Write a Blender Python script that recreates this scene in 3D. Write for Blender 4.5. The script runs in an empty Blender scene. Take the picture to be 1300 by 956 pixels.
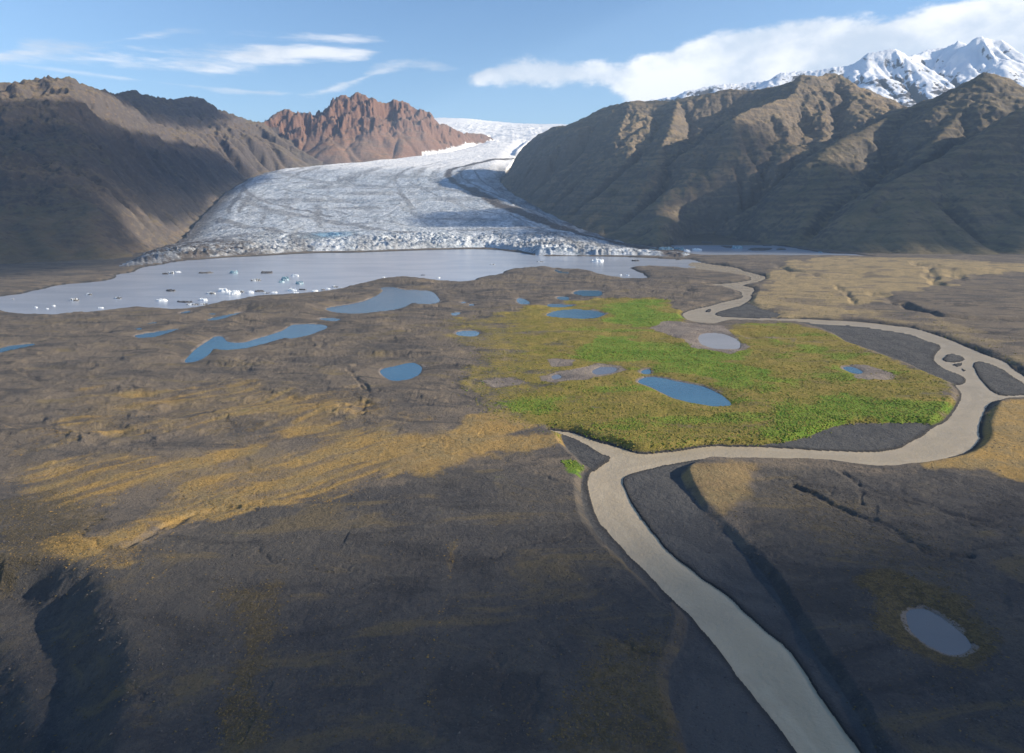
import bpy, math, random
import numpy as np
from mathutils import Vector

random.seed(7)
sc = bpy.context.scene
col = sc.collection
R = math.radians

# ------------------------------------------------------------------ camera model
F, CX, CY, HZ, H = 867.0, 650.0, 433.0, 265.0, 120.0
PITCH = math.atan((CY - HZ) / F)
SP, CP = math.sin(PITCH), math.cos(PITCH)

def ray(px, py):
    a = (px - CX) / F
    b = (CY - py) / F
    return a, CP + b * SP, -SP + b * CP

def on_plane(px, py, z0=0.0):
    x, y, z = ray(px, py)
    t = (z0 - H) / z
    return (x * t, y * t)

def at_depth(px, py, Y):
    x, y, z = ray(px, py)
    t = Y / y
    return (x * t, Y, H + z * t)

# ------------------------------------------------------------------ noise
def _hash(ix, iy, seed):
    h = (ix.astype(np.uint32) * np.uint32(374761393) + iy.astype(np.uint32) * np.uint32(668265263)
         + np.uint32((seed * 2246822519 + 977) & 0xFFFFFFFF))
    h = (h ^ (h >> np.uint32(13))) * np.uint32(1274126177)
    h = h ^ (h >> np.uint32(16))
    return h

_GA = np.linspace(0, 2 * np.pi, 257)[:256]
_GX, _GY = np.cos(_GA).astype(np.float32), np.sin(_GA).astype(np.float32)

def pn(x, y, seed=0):
    x = np.asarray(x, np.float32); y = np.asarray(y, np.float32)
    fx, fy = np.floor(x), np.floor(y)
    ix, iy = fx.astype(np.int32), fy.astype(np.int32)
    dx, dy = x - fx, y - fy
    u = dx * dx * dx * (dx * (dx * 6 - 15) + 10)
    v = dy * dy * dy * (dy * (dy * 6 - 15) + 10)
    def g(a, b):
        k = (_hash(ix + a, iy + b, seed) & np.uint32(255)).astype(np.int32)
        return _GX[k] * (dx - a) + _GY[k] * (dy - b)
    a = g(0, 0); b = g(1, 0); c = g(0, 1); d = g(1, 1)
    return ((a + (b - a) * u) + ((c + (d - c) * u) - (a + (b - a) * u)) * v) * 1.5

def fbm(x, y, o=4, seed=0, gain=.5):
    s = 0; a = 1.0; t = 0; f = 1.0
    for i in range(o):
        s = s + a * pn(x * f, y * f, seed + i * 17); t += a; a *= gain; f *= 2.03
    return s / t

def ridged(x, y, o=4, seed=0, gain=.5):
    s = 0; a = 1.0; t = 0; f = 1.0
    for i in range(o):
        s = s + a * (1 - np.abs(pn(x * f, y * f, seed + i * 17)) * 1.6); t += a; a *= gain; f *= 2.03
    return s / t

def sstep(a, b, x):
    t = np.clip((x - a) / (b - a), 0, 1)
    return t * t * (3 - 2 * t)

# ------------------------------------------------------------------ polygons / polylines
def seg_d2(x, y, a, b):
    ax, ay = a; bx, by = b
    dx, dy = bx - ax, by - ay
    L = dx * dx + dy * dy + 1e-9
    t = np.clip(((x - ax) * dx + (y - ay) * dy) / L, 0, 1)
    return (x - ax - t * dx) ** 2 + (y - ay - t * dy) ** 2, t

def poly_sdf(x, y, P, margin=60.0):
    """signed distance (negative inside); beyond margin the value is just margin"""
    P = np.asarray(P, float)
    out = np.full(x.shape, margin, np.float32)
    lo, hi = P.min(0) - margin, P.max(0) + margin
    m = (x > lo[0]) & (x < hi[0]) & (y > lo[1]) & (y < hi[1])
    if not m.any():
        return out
    xs, ys = x[m], y[m]
    d2 = np.full(xs.shape, 1e18)
    ins = np.zeros(xs.shape, bool)
    n = len(P)
    for i in range(n):
        a, b = P[i], P[(i + 1) % n]
        q, _ = seg_d2(xs, ys, a, b)
        d2 = np.minimum(d2, q)
        if a[1] != b[1]:
            c = ((a[1] > ys) != (b[1] > ys)) & (xs < (b[0] - a[0]) * (ys - a[1]) / (b[1] - a[1]) + a[0])
            ins ^= c
    d = np.sqrt(d2)
    out[m] = np.minimum(np.where(ins, -d, d), margin)
    return out

def line_dist(x, y, P):
    d2 = np.full(x.shape, 1e18)
    for a, b in zip(P[:-1], P[1:]):
        q, _ = seg_d2(x, y, a, b)
        d2 = np.minimum(d2, q)
    return np.sqrt(d2)

def G(px, z=0.0):
    return [on_plane(a, b, z) for a, b in px]

def chaikin(P, n=2):
    P = np.asarray(P, float)
    for _ in range(n):
        Q = np.roll(P, -1, 0)
        P = np.stack([P * .78 + Q * .22, P * .22 + Q * .78], 1).reshape(-1, 2)
    return P

LAKE = G([(-60, 385), (0, 377), (25, 374), (44, 369), (65, 363.5), (92, 360), (138, 356.5), (149, 351), (148, 348.5), (166, 346),
          (178, 340), (206, 335.5), (231, 331), (268, 328.5), (301, 326.5), (338, 325), (387, 321.5), (446, 321), (500, 319),
          (545, 317.5), (616, 316), (661, 320.5), (680, 325), (738, 325), (764, 326), (803, 326.5), (835, 328), (866, 329.6), (880, 329.6), (898, 335), (890, 342),
          (875, 340.5), (829, 338), (809, 338.6), (799, 340), (813, 346), (825, 354), (788, 354),
          (762, 348), (739, 342), (714, 341.5), (691, 338.5), (670, 340), (640, 343), (637, 349), (609, 352), (593, 360), (555, 355.5), (511, 351.5),
          (481, 354.5), (450, 362), (420, 370), (382, 373), (322, 377), (271, 386), (240, 392), (230, 393.5), (190, 390.5), (152, 392.5),
          (112, 398), (51, 400.5), (20, 398), (0, 393), (-60, 388)])
LAGOON = G([(838, 307), (870, 304.5), (908, 304), (961, 310), (1000, 313), (1046, 321.5), (1081, 322), (1113, 326), (1069, 325), (1000, 325),
            (954, 324), (896, 325), (875, 322)])
RIV_A = G([(866, 329.6), (880, 329.6), (898, 335), (931, 339), (954, 347), (977, 353), (956, 358.5), (933, 364.5), (905, 364), (896, 360.5),
           (922, 360), (954, 356), (950, 351), (942, 349), (908, 345), (875, 340.5), (850, 339)])
RIV_B = G([(905, 361), (933, 362), (954, 364), (957, 372), (950, 382), (935, 390), (915, 397), (912, 400), (924, 403.2), (1000, 404.3),
           (1051, 407), (1106, 410), (1161.5, 417), (1206, 431), (1245, 446.5), (1281, 460), (1300, 477), (1340, 492), (1420, 520), (1420, 530), (1340, 507),
           (1300, 506), (1267, 509), (1258.5, 513), (1249, 535), (1247, 549), (1249, 558.6), (1233.5, 574), (1211, 582), (1167, 589),
           (1128, 592), (1078.5, 591), (1037, 586), (995, 583.5), (940, 582), (898.5, 583), (855, 587.7), (815, 597), (794, 603),
           (786, 609), (790, 622), (800, 640), (815, 665), (850, 700), (890, 732), (930, 760), (970, 800), (1000, 825), (1025, 860), (1090, 956),
           (1125, 1010), (1045, 1010), (1010, 956), (940, 862), (920, 835), (895, 800), (870, 775), (850, 755), (820, 730), (785, 695),
           (757, 655), (749, 625), (747, 612), (751, 597), (757, 597), (777, 581), (763, 575), (745, 563), (714, 551), (695, 546.5),
           (700, 546), (726, 549), (757, 558.5), (794, 572), (812, 577), (831, 575), (898, 567.7), (940, 566), (973, 567), (1051, 574),
           (1100, 574.7), (1139, 568), (1172.6, 554.5), (1184, 543), (1203, 536.5), (1214, 524), (1225, 507), (1225, 499), (1214, 489.5),
           (1225, 489), (1232, 485), (1228, 478), (1200, 468.6), (1186.5, 459), (1186.5, 452), (1197.5, 439.5), (1181, 434), (1148, 423),
           (1092, 414.6), (1042.5, 412), (1009, 408.6), (940, 407), (921.5, 408), (912, 412), (892, 411.5), (873, 406), (866, 398),
           (880, 393), (908, 388.5), (940, 379), (945, 374), (942, 370), (915, 364.5)])
ISLANDS = [G(p) for p in ([(1243, 464.5), (1253, 462), (1269.5, 467), (1300, 486.6), (1322, 500), (1300, 499), (1286, 500.5), (1269.5, 499), (1253, 482.5)],
                          [(1199, 456), (1209, 449), (1228, 455), (1222.5, 459), (1206, 460)],
                          [(1211, 463), (1227, 461), (1220, 466.5)], [(1224, 468), (1230, 470), (1228, 472)],
                          [(898, 395), (904, 392), (907, 395), (901, 397)],
                          [(887, 307), (908, 307.5), (902, 310), (885, 309)], [(955, 315), (980, 315), (972, 318), (952, 317)], [(915, 312), (935, 313), (925, 315)])]
BARS = [G(p) for p in ([(786, 609), (794, 603), (855, 588), (900, 583), (875, 592), (860, 602), (870, 625), (900, 660), (930, 692), (970, 738), (985, 765),
                        (1008, 800), (1032, 838), (1054, 866), (1105, 956), (1130, 1010), (1100, 1010), (1090, 956), (1025, 860), (970, 800), (890, 732), (815, 665)],
                       [(870, 775), (880, 790), (876, 820), (850, 865), (880, 956), (900, 1010), (1050, 1010), (1010, 956), (940, 862), (895, 800)],
                       [(1009, 409), (1042.5, 412), (1092, 414.6), (1148, 423), (1197, 439), (1190, 455), (1200, 468), (1232, 485), (1214, 489), (1190, 480), (1150, 462),
                        (1110, 447), (1080, 437), (1050, 420)],
                       [(960, 567), (1020, 561), (1050, 548), (1090, 541), (1140, 538), (1190, 541), (1172, 554), (1139, 568), (1100, 575), (1051, 574)],
                       [(912, 399), (945, 383), (955, 389), (1000, 403), (924, 404)],
                       [(714, 551), (745, 563), (777, 581), (757, 597), (738, 585), (720, 568)],
                       [(748, 595), (752, 640), (760, 665), (790, 705), (850, 762), (845, 766), (785, 708), (750, 662), (742, 625)])]
PZ = 2.0
PONDS = [G(p, PZ) for p in (
    [(404.6, 391), (441.5, 386.5), (469, 379.6), (485.4, 371.5), (487.7, 364.6), (501.5, 363.5), (511, 367.4), (545.4, 368.8), (554.6, 376), (559, 384), (538.5, 387.7), (522, 384), (511, 391), (476, 397), (441.5, 398.8), (418.5, 397)],
    [(398, 405), (411.5, 402.7), (430, 406), (418.5, 408.5)],
    [(358.5, 420), (372, 411), (400, 411), (414, 415), (391, 424.6), (372, 430), (358.5, 429), (338, 437), (308, 443.5), (286, 444.5), (272, 441), (263, 451), (249, 459), (233, 461.5), (233, 457), (247, 443), (261, 434), (274.6, 426), (284, 427), (288.5, 435), (308, 436), (338, 428)],
    [(161.5, 427), (196, 421), (231, 416), (214.6, 422), (182, 431)],
    [(164, 418), (179, 416), (175, 419.5)], [(182, 411), (198.5, 408), (196, 411)],
    [(257, 407), (277, 401.5), (300, 397.4), (311, 397), (280, 406)],
    [(-20, 449), (0, 443), (21, 438.6), (44, 436), (48, 438.5), (14, 445.4), (0, 449)],
    [(226, 397), (240, 394), (238, 399), (230, 400)], [(263, 397), (277, 397.5), (272, 400)],
    [(481, 470.6), (494.5, 465.6), (521.6, 459.5), (535, 465.6), (533, 475.7), (518, 481.8), (498, 484), (486, 477.4)],
    [(577, 421.6), (593, 419), (609.5, 421.6), (603, 427.6), (582.5, 426.6)],
    [(687, 401), (702, 394.6), (726, 392), (759, 393.7), (763, 396.5), (772, 398), (755.7, 404), (737, 405), (707.7, 403)],
    [(691, 387), (700, 385), (735, 387.6), (719, 390), (693, 390)],
    [(726, 373), (735, 368), (765, 368), (766, 375), (748, 377)],
    [(704, 377), (720.6, 375.8), (724, 381), (711, 381)], [(655, 379), (660, 378), (672, 385), (663, 387.6), (655, 383.5)],
    [(702, 341), (711, 344), (730, 346.6), (717, 349), (709, 346)],
    [(584, 383), (590, 383), (589, 385), (584, 385)], [(594, 386), (601, 386), (600, 388.5), (595, 388.5)], [(571, 397), (583, 396), (583, 399), (575, 401)],
    [(804.6, 484.6), (815, 478.5), (837, 479), (883, 487.7), (914, 497), (932, 514), (914, 517), (883, 512), (846, 501.5), (824.6, 492)],
    [(809, 471), (821.5, 468), (821.5, 475), (814, 475)], [(751, 471), (763, 465), (781.5, 466), (781.5, 472), (760, 476)],
    [(697, 478), (708, 474.5), (715, 479), (703, 482)],
    [(888, 426.5), (896, 423), (919, 422.6), (935, 430), (940, 437), (936.5, 443), (913, 444), (890, 437)],
    [(1071.5, 467), (1084, 466), (1098, 473), (1089.5, 476), (1076, 471)],
    [(1150, 775), (1175, 772.5), (1205, 787.5), (1230, 810), (1240, 825), (1215, 834), (1180, 820), (1155, 800)])]
MILKY = {25: 'silt', 27: 'grey', 23: 'mud', 24: 'mud'}

# ------------------------------------------------------------------ glacier long profile and outline
_gp = [(1960, 20.0)] + [(Y, at_depth(500, y, Y)[2]) for y, Y in ((301, 2150), (292, 2550), (281, 3000), (260, 3700), (240, 4400), (225, 5000), (210, 5700), (201, 6300),
        (192, 7000), (182, 8000), (171, 9300), (162.5, 10500), (157.5, 13000))] + [(16500, at_depth(500, 157.5, 13000)[2] - 150)]
_GYs, _GZs = [a for a, b in _gp], [b for a, b in _gp]
def g_prof(Y):
    return np.interp(Y, _GYs, _GZs)
def on_glacier(px, py):
    lo, hi = 1300.0, 15000.0
    for Y in np.arange(1300, 15000, 20):
        if at_depth(px, py, Y)[2] <= g_prof(Y):
            return (at_depth(px, py, Y)[0], Y)
    return (at_depth(px, py, 14000)[0], 14000)

GL_FRONT = G([(150, 341), (178, 338), (206, 334.5), (231, 330), (268, 327.5), (301, 325.5), (338, 324), (387, 320.5), (446, 320), (500, 318), (545, 316.5), (616, 315),
              (661, 319.5), (680, 324), (738, 324), (764, 325), (803, 325.5), (835, 326), (866, 328.5), (882, 324)])
GL_RIGHT = [on_glacier(*p) for p in ((842, 307), (800, 297), (760, 287), (720, 275), (680, 256), (650, 240), (634, 226), (640, 214), (652, 200), (655, 190), (668, 179))]
GL_LEFT = [on_glacier(*p) for p in ((622, 171), (600, 183), (560, 192), (500, 199), (440, 205), (400, 208), (345, 213), (318, 221), (285, 240), (262, 262), (243, 281), (225, 295), (190, 312))]
GLACIER = GL_FRONT + GL_RIGHT + [(2200, 9500), (2600, 16500), (-2600, 16500), (-1200, 9300)] + GL_LEFT

# ------------------------------------------------------------------ mountain ridges: (px, py, Y, slope)
RIDGES = {
 'L': [
  [(-140, 90, 2800, .43), (-60, 108, 3000, .42), (0, 105, 3150, .41), (28, 102, 3200, .41), (69, 99, 3320, .42), (85, 92, 3400, .44), (99, 96, 3450, .45), (115, 105.4, 3580, .5), (131, 113.5, 3850, .6), (145, 121, 4300, .6)],
  [(97, 117, 3150, .46), (148, 135, 3500, .55), (175, 147, 3900, .6), (196, 161, 4250, .62), (242, 179, 4850, .66), (277, 205, 5250, .7), (300, 219, 5450, .7)],
  [(0, 124, 2800, .39), (51, 124, 2950, .40), (97, 117, 3150, .44)],
  [(-60, 160, 2250, .38), (20, 190, 2150, .36), (100, 215, 2350, .38), (150, 250, 2400, .42)],
  [(145, 121, 4300, .6), (161, 116, 4900, .62), (171, 114.6, 5200, .65), (189, 121.5, 5300, .62), (221, 126, 5550, .62), (242, 121, 5800, .68), (258, 125, 5900, .68), (274, 140, 6050, .66), (279, 139, 6100, .66), (300, 146, 6300, .66), (319, 152, 6450, .66), (335, 156, 6750, .66)],
  [(319, 152, 6450, .66), (350, 172, 6300, .68), (385, 192, 6250, .68), (408, 205, 6200, .66)],
  [(242, 122, 5800, .66), (240, 150, 5500, .66), (236, 172, 5200, .66)],
  [(258, 128, 5900, .66), (275, 160, 5850, .68), (303, 178, 5800, .68), (330, 190, 5800, .68), (361, 206, 5850, .66)]],
 'M': [
  [(325, 166, 6600, .6), (335, 156, 6800, .7), (345, 147, 6900, .9), (361, 139, 7000, .9), (371, 139, 7000, .9), (384, 143, 7050, .9), (403, 141, 7100, .9), (416, 142, 7150, .9), (426, 134, 7200, .9), (430, 121, 7250, 1.), (437, 119.6, 7250, 1.), (443, 123.5, 7250, 1.),
   (452, 117, 7300, 1.), (463, 119.6, 7300, 1.), (479, 129, 7350, .9), (487, 130, 7400, .9), (500, 125, 7450, 1.), (515, 129, 7500, 1.), (523, 138, 7500, .9), (544, 140.5, 7600, .9), (555, 152, 7700, .9), (568, 160, 7800, .9), (581, 161.5, 7900, .9), (591, 171, 8000, .8), (604, 170, 8300, .7), (617, 170, 8500, .7)]],
 'R': [
  [(657, 187, 5350, 1.1), (681, 169.5, 5300, .9), (705, 160, 5250, .7), (719, 158.5, 5200, .6), (741, 150, 5000, .52), (760, 140, 4800, .5), (776, 133, 4600, .5), (801, 128, 4400, .5), (848, 128, 4400, .52), (861, 124.6, 4300, .56), (926, 112, 4250, .66), (951, 114, 4200, .66), (988, 109.6, 4100, .66),
   (1018, 94, 4000, .62), (1032, 94.6, 4000, .62), (1040, 97, 4050, .6), (1054, 92, 4150, .5), (1080, 106, 4250, .5), (1110, 118, 4400, .5), (1136, 134, 4500, .5), (1200, 140, 4700, .5), (1320, 130, 4900, .5)],
  [(657, 187, 5350, 1.1), (652, 205, 5250, 1.1), (644, 218, 5150, 1.0)],
  [(1018, 94, 4000, .47), (1009, 118, 3800, .66), (974, 131, 3620, .7), (935, 145, 3480, .7), (926, 175, 3250, .66), (903, 208, 2980, .58), (860, 258, 2620, .5), (822, 296, 2350, .4)],
  [(801, 128, 4400, .46), (783, 165, 3950, .54), (776, 194, 3680, .5), (752, 236, 3300, .46), (735, 268, 3050, .45)],
  [(719, 158, 5200, .6), (690, 205, 4600, .6), (668, 232, 4350, .6)],
  [(861, 125, 4300, .52), (850, 165, 3800, .5), (830, 205, 3400, .47), (800, 250, 3100, .42), (775, 284, 2850, .4)]],
 'N': [
  [(1136, 137, 3450, .5), (1160, 132, 3350, .52), (1180, 125, 3300, .54), (1204, 115, 3250, .56), (1224, 107, 3200, .58), (1240, 97, 3200, .6), (1250, 90, 3200, .6), (1258, 94, 3200, .6), (1278, 98, 3200, .58), (1300, 112, 3200, .56), (1340, 135, 3200, .5), (1450, 120, 3300, .5)],
  [(1160, 132, 3350, .52), (1088, 167, 3050, .5), (1031, 192, 2820, .48), (967, 220, 2570, .44), (896, 258, 2360, .4), (850, 290, 2200, .38)],
  [(1340, 118, 2700, .55), (1300, 135, 2650, .55), (1251, 167, 2500, .52), (1198, 199, 2400, .5), (1144, 222, 2300, .47), (1087, 262, 2150, .44)],
  [(1250, 92, 3200, .6), (1212, 150, 2900, .55), (1165, 200, 2620, .5)]],
 'S': [
  [(820, 128, 8300, .4), (859, 121, 8200, .4), (871, 115, 8200, .4), (889, 112, 8200, .4), (910, 107, 8200, .4), (949, 105, 8200, .4), (975, 101.5, 8100, .45), (991, 92, 8100, .45), (1018, 90, 8100, .5), (1040, 88, 8050, .5), (1060, 85, 8000, .5), (1076, 83, 8000, .55), (1090, 78, 8000, .6), (1102, 67, 8000, .65), (1136, 61, 8000, .7), (1144, 65, 8000, .7), (1150, 72, 8100, .65),
   (1165, 68, 8300, .6), (1180, 62, 8400, .55), (1200, 60, 8400, .55), (1216, 52, 8300, .6), (1222, 53, 8300, .6), (1228, 57, 8200, .65), (1240, 47, 8100, .7), (1246, 45.6, 8100, .75), (1258, 49, 8100, .75), (1272, 50, 8050, .75), (1278, 58, 8000, .75), (1288, 70, 7900, .7), (1295, 80, 7850, .65), (1300, 84, 7850, .6), (1400, 90, 7900, .5)],
  [(1136, 61, 8000, .7), (1150, 88, 7600, .7), (1163, 108, 7300, .7), (1178, 128, 7000, .7)],
  [(1246, 46, 8100, .7), (1264, 75, 7600, .7), (1272, 96, 7300, .7)]]}
GID = {'L': 2, 'M': 3, 'R': 4, 'N': 5, 'S': 6}

def ridge_field(x, y):
    best = np.full(x.shape, -1e9); gid = np.zeros(x.shape, np.int32); dr = np.full(x.shape, 1e9)
    for k, lines in RIDGES.items():
        for ln in lines:
            pts = [at_depth(a, b, Y) + (s,) for a, b, Y, s in ln]
            for a, b in zip(pts[:-1], pts[1:]):
                d2, t = seg_d2(x, y, a[:2], b[:2])
                d = np.sqrt(d2)
                z = a[2] + (b[2] - a[2]) * t
                s = a[3] + (b[3] - a[3]) * t
                if k == 'M':
                    f = .5 * d + (s - .35) * 330 * (1 - np.exp(-d / 330))
                elif k == 'S':
                    f = .36 * d + (s - .2) * 600 * (1 - np.exp(-d / 600))
                else:
                    f = s * d * .86 + .18 * s * 500 * (1 - np.exp(-d / 500))
                h = z - f
                m = h > best
                best = np.where(m, h, best); gid = np.where(m, GID[k], gid)
                dr = np.where(m, d, dr)
    return best, gid, dr

def base_level(x, y):
    return np.where(y > 2050, np.maximum(0, (g_prof(y) - 45) * sstep(2050, 3000, y)), 0.0)

# coarse grid, stream incision
GX0, GX1, GY0, GY1, DX = -5200.0, 7600.0, 1000.0, 9400.0, 19.0
gx = np.arange(GX0, GX1, DX); gy = np.arange(GY0, GY1, DX)
XX, YY = np.meshgrid(gx, gy)
wx = 130 * fbm(XX / 700, YY / 700, 3, 5); wy = 130 * fbm(XX / 700, YY / 700, 3, 9)
r0, g0, d0 = ridge_field(XX, YY)
fade = sstep(30, 350, d0)
r1, g1, d1 = ridge_field(XX + wx * fade, YY + wy * fade)
bl = base_level(XX, YY)
hm = r1 + 45 * fade * fbm(XX / 330, YY / 330, 4, 31) + 10 * fbm(XX / 90, YY / 90, 3, 41)
VALLEY = ([(-6000, -500)] + G([(-400, 372), (-150, 368), (0, 353), (60, 347), (110, 340), (140, 333)]) + GL_LEFT[::-1] + [(-1200, 9300), (-2600, 16500), (2600, 16500), (2200, 9500)]
          + GL_RIGHT[::-1] + G([(875, 303), (908, 302.5), (961, 308.5), (1046, 319.5), (1113, 325), (1200, 327.5), (1300, 330), (1450, 336)]) + [(6000, -500)])
vd = poly_sdf(XX + 40 * fbm(XX / 160, YY / 160, 3, 61), YY + 60 * fbm(XX / 200, YY / 200, 3, 62), VALLEY, 1500)
kk = np.where(XX > 0, np.where(YY > 4300, 1.2, .78), np.where(YY > 6600, 1.15, np.where(YY > 4300, 1.08, 1.22)))
lim = bl + 30 * sstep(0, 60, vd) + kk * np.maximum(vd, 0)
lim = np.where(vd > 1450, 1e5, lim)
dlt = np.clip(.5 + .5 * (lim - hm) / 70, 0, 1)
hm = lim * (1 - dlt) + hm * dlt - 70 * dlt * (1 - dlt)
hm = np.where(vd < 0, np.minimum(hm, bl - 30), hm)
hm = np.where(YY > 9200, np.minimum(hm, bl + 2000), hm)
for a_, b_ in zip([(583, 172, 8000), (591, 169, 8150), (604, 168.5, 8300)], [(591, 169, 8150), (604, 168.5, 8300), (619, 171, 8500)]):
    pa, pb_ = at_depth(*a_), at_depth(*b_)
    d2_, t_ = seg_d2(XX, YY, pa[:2], pb_[:2])
    z_ = pa[2] + (pb_[2] - pa[2]) * t_ - .75 * np.sqrt(d2_)
    g1 = np.where(z_ > hm, 3, g1); hm = np.maximum(hm, z_)
mount0 = hm - bl
hh = np.maximum(hm, bl - 3)
nr, nc = hh.shape
fixed = (hm < bl)
hfix = hh.copy()
offs = [(-1, -1), (-1, 0), (-1, 1), (0, -1), (0, 1), (1, -1), (1, 0), (1, 1)]
for it in range(9):
    pad = np.pad(hh, 1, mode='edge')
    best = np.zeros_like(hh); rec = np.arange(nr * nc).reshape(nr, nc).copy(); dist = np.full(hh.shape, DX)
    idx = np.arange(nr * nc).reshape(nr, nc)
    pidx = np.pad(idx, 1, mode='edge')
    for oy, ox in offs:
        n = pad[1 + oy:1 + oy + nr, 1 + ox:1 + ox + nc]
        L = DX * math.hypot(oy, ox)
        s = (hh - n) / L
        m = s > best
        best = np.where(m, s, best); rec = np.where(m, pidx[1 + oy:1 + oy + nr, 1 + ox:1 + ox + nc], rec); dist = np.where(m, L, dist)
    order = np.argsort(-hh.ravel())
    A = np.ones(nr * nc).tolist(); rl = rec.ravel().tolist(); ol = order.tolist()
    for i in ol:
        j = rl[i]
        if j != i:
            A[j] += A[i]
    A = np.array(A).reshape(nr, nc)
    K = np.where(g1 == 3, .03, .085) * np.minimum(A, 700) ** .5 * (DX / dist)
    Ff = K.ravel().tolist(); hl = hh.ravel().tolist(); fx = fixed.ravel().tolist()
    for i in reversed(ol):
        j = rl[i]
        if j != i and not fx[i]:
            f = Ff[i]
            hl[i] = (hl[i] + f * hl[j]) / (1 + f)
    hn = np.array(hl).reshape(nr, nc)
    # a little hillslope diffusion
    pd = np.pad(hn, 1, mode='edge')
    hn = hn + .10 * (pd[:-2, 1:-1] + pd[2:, 1:-1] + pd[1:-1, :-2] + pd[1:-1, 2:] - 4 * hn)
    w = sstep(0, 220, d0)
    wmin = .0
    hn = np.where(fixed, hfix, hh + (hn - hh) * (wmin + (1 - wmin) * w))
    hh = hn
MH = np.where(fixed, hm, hh)          # eroded mountain height field (below base = hm)
MB_ = np.maximum(MH, -400)

def bil(Z, x, y):
    u = np.clip((x - GX0) / DX, 0, nc - 1.001); v = np.clip((y - GY0) / DX, 0, nr - 1.001)
    i = u.astype(int); j = v.astype(int); a = u - i; b = v - j
    a = a * a * (3 - 2 * a) * .5 + a * .5; b = b * b * (3 - 2 * b) * .5 + b * .5
    return (Z[j, i] * (1 - a) + Z[j, i + 1] * a) * (1 - b) + (Z[j + 1, i] * (1 - a) + Z[j + 1, i + 1] * a) * b

def near_val(Z, x, y):
    i = np.clip(np.rint((x - GX0) / DX), 0, nc - 1).astype(int); j = np.clip(np.rint((y - GY0) / DX), 0, nr - 1).astype(int)
    return Z[j, i]

# ------------------------------------------------------------------ polar terrain grid
az = np.concatenate([np.linspace(R(-68), R(-42), 40)[:-1], np.linspace(R(-42), R(42), 1230), np.linspace(R(42), R(68), 40)[1:]])
pys = np.arange(984, 323.2, -1.05)
rows = [20, 40, 60, 80, 100, 115, 125] + [on_plane(650, p)[1] for p in pys]
rows = [r for i, r in enumerate(rows) if i < 7 or r > 128]
r = rows[-1]
while r < 2750:
    r += 3.6; rows.append(r)
while r < 16000:
    r *= 1.0021 if r < 6300 else 1.0032; rows.append(r)
rr = np.array(rows)
AZ, RR = np.meshgrid(az, rr)
X = (np.tan(np.clip(AZ, R(-68), R(68))) * 0 + np.sin(AZ) * RR)
Y = np.cos(AZ) * RR
shp = X.shape
x = X.ravel(); y = Y.ravel()
rad = RR.ravel()

# --- plain
near = y < 2300
plain = np.zeros(x.size, np.float32)
lake_d = np.full(x.size, 200., np.float32); river_d = lake_d.copy(); isl_d = lake_d.copy(); bar_d = lake_d.copy(); pond_d = lake_d.copy(); pond_id = np.full(x.size, -1)
xn, yn = x[near], y[near]
LAKE, LAGOON, RIV_A, RIV_B = [chaikin(p, 1) for p in (LAKE, LAGOON, RIV_A, RIV_B)]
ISLANDS = [chaikin([(np.mean([q[0] for q in p]) + (a_ - np.mean([q[0] for q in p])) * 1.18, np.mean([q[1] for q in p]) + (b_ - np.mean([q[1] for q in p])) * 1.18) for a_, b_ in p], 1) for p in ISLANDS]; BARS = [chaikin(p, 1) for p in BARS]; PONDS = [chaikin(p) for p in PONDS]
wob = np.clip(np.hypot(xn, yn) * .011, 1.1, 11)
xw = xn + wob * fbm(xn / (7 * wob), yn / (7 * wob), 4, 71); yw = yn + wob * fbm(xn / (7 * wob), yn / (7 * wob), 4, 72)
ld = np.minimum(poly_sdf(xw, yw, LAKE, 200), poly_sdf(xw, yw, LAGOON, 200))
ra = np.minimum(poly_sdf(xw, yw, RIV_A, 200), poly_sdf(xw, yw, RIV_B, 200))
isd = np.full(xn.shape, 200., np.float32)
for p in ISLANDS:
    isd = np.minimum(isd, poly_sdf(xw, yw, p, 60))
bd = np.full(xn.shape, 200., np.float32)
for p in BARS:
    bd = np.minimum(bd, poly_sdf(xw, yw, p, 100))
pdn = np.full(xn.shape, 120., np.float32); pid = np.full(xn.shape, -1)
for i, p in enumerate(PONDS):
    d = poly_sdf(xw, yw, p, 90)
    m = d < pdn
    pdn = np.where(m, d, pdn); pid = np.where(m, i, pid)
ld = np.maximum(ld, -isd); ra = np.maximum(ra, -isd)
wat = np.minimum(ld, ra)
flood = np.minimum(np.minimum(ra, bd), isd)

rn = np.hypot(xn, yn)
def pxpoly(pp, z=3.0, m=150):
    return poly_sdf(xn, yn, G(pp, z), m)
warp = fbm(xn / 60, yn / 60, 6, 3, .62) * 1.5
def mask(pp, f, amp=None, z=3.0):
    amp = f if amp is None else amp
    return 1 - sstep(-f, f, pxpoly(pp, z) + amp * 1.8 * warp)

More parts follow.
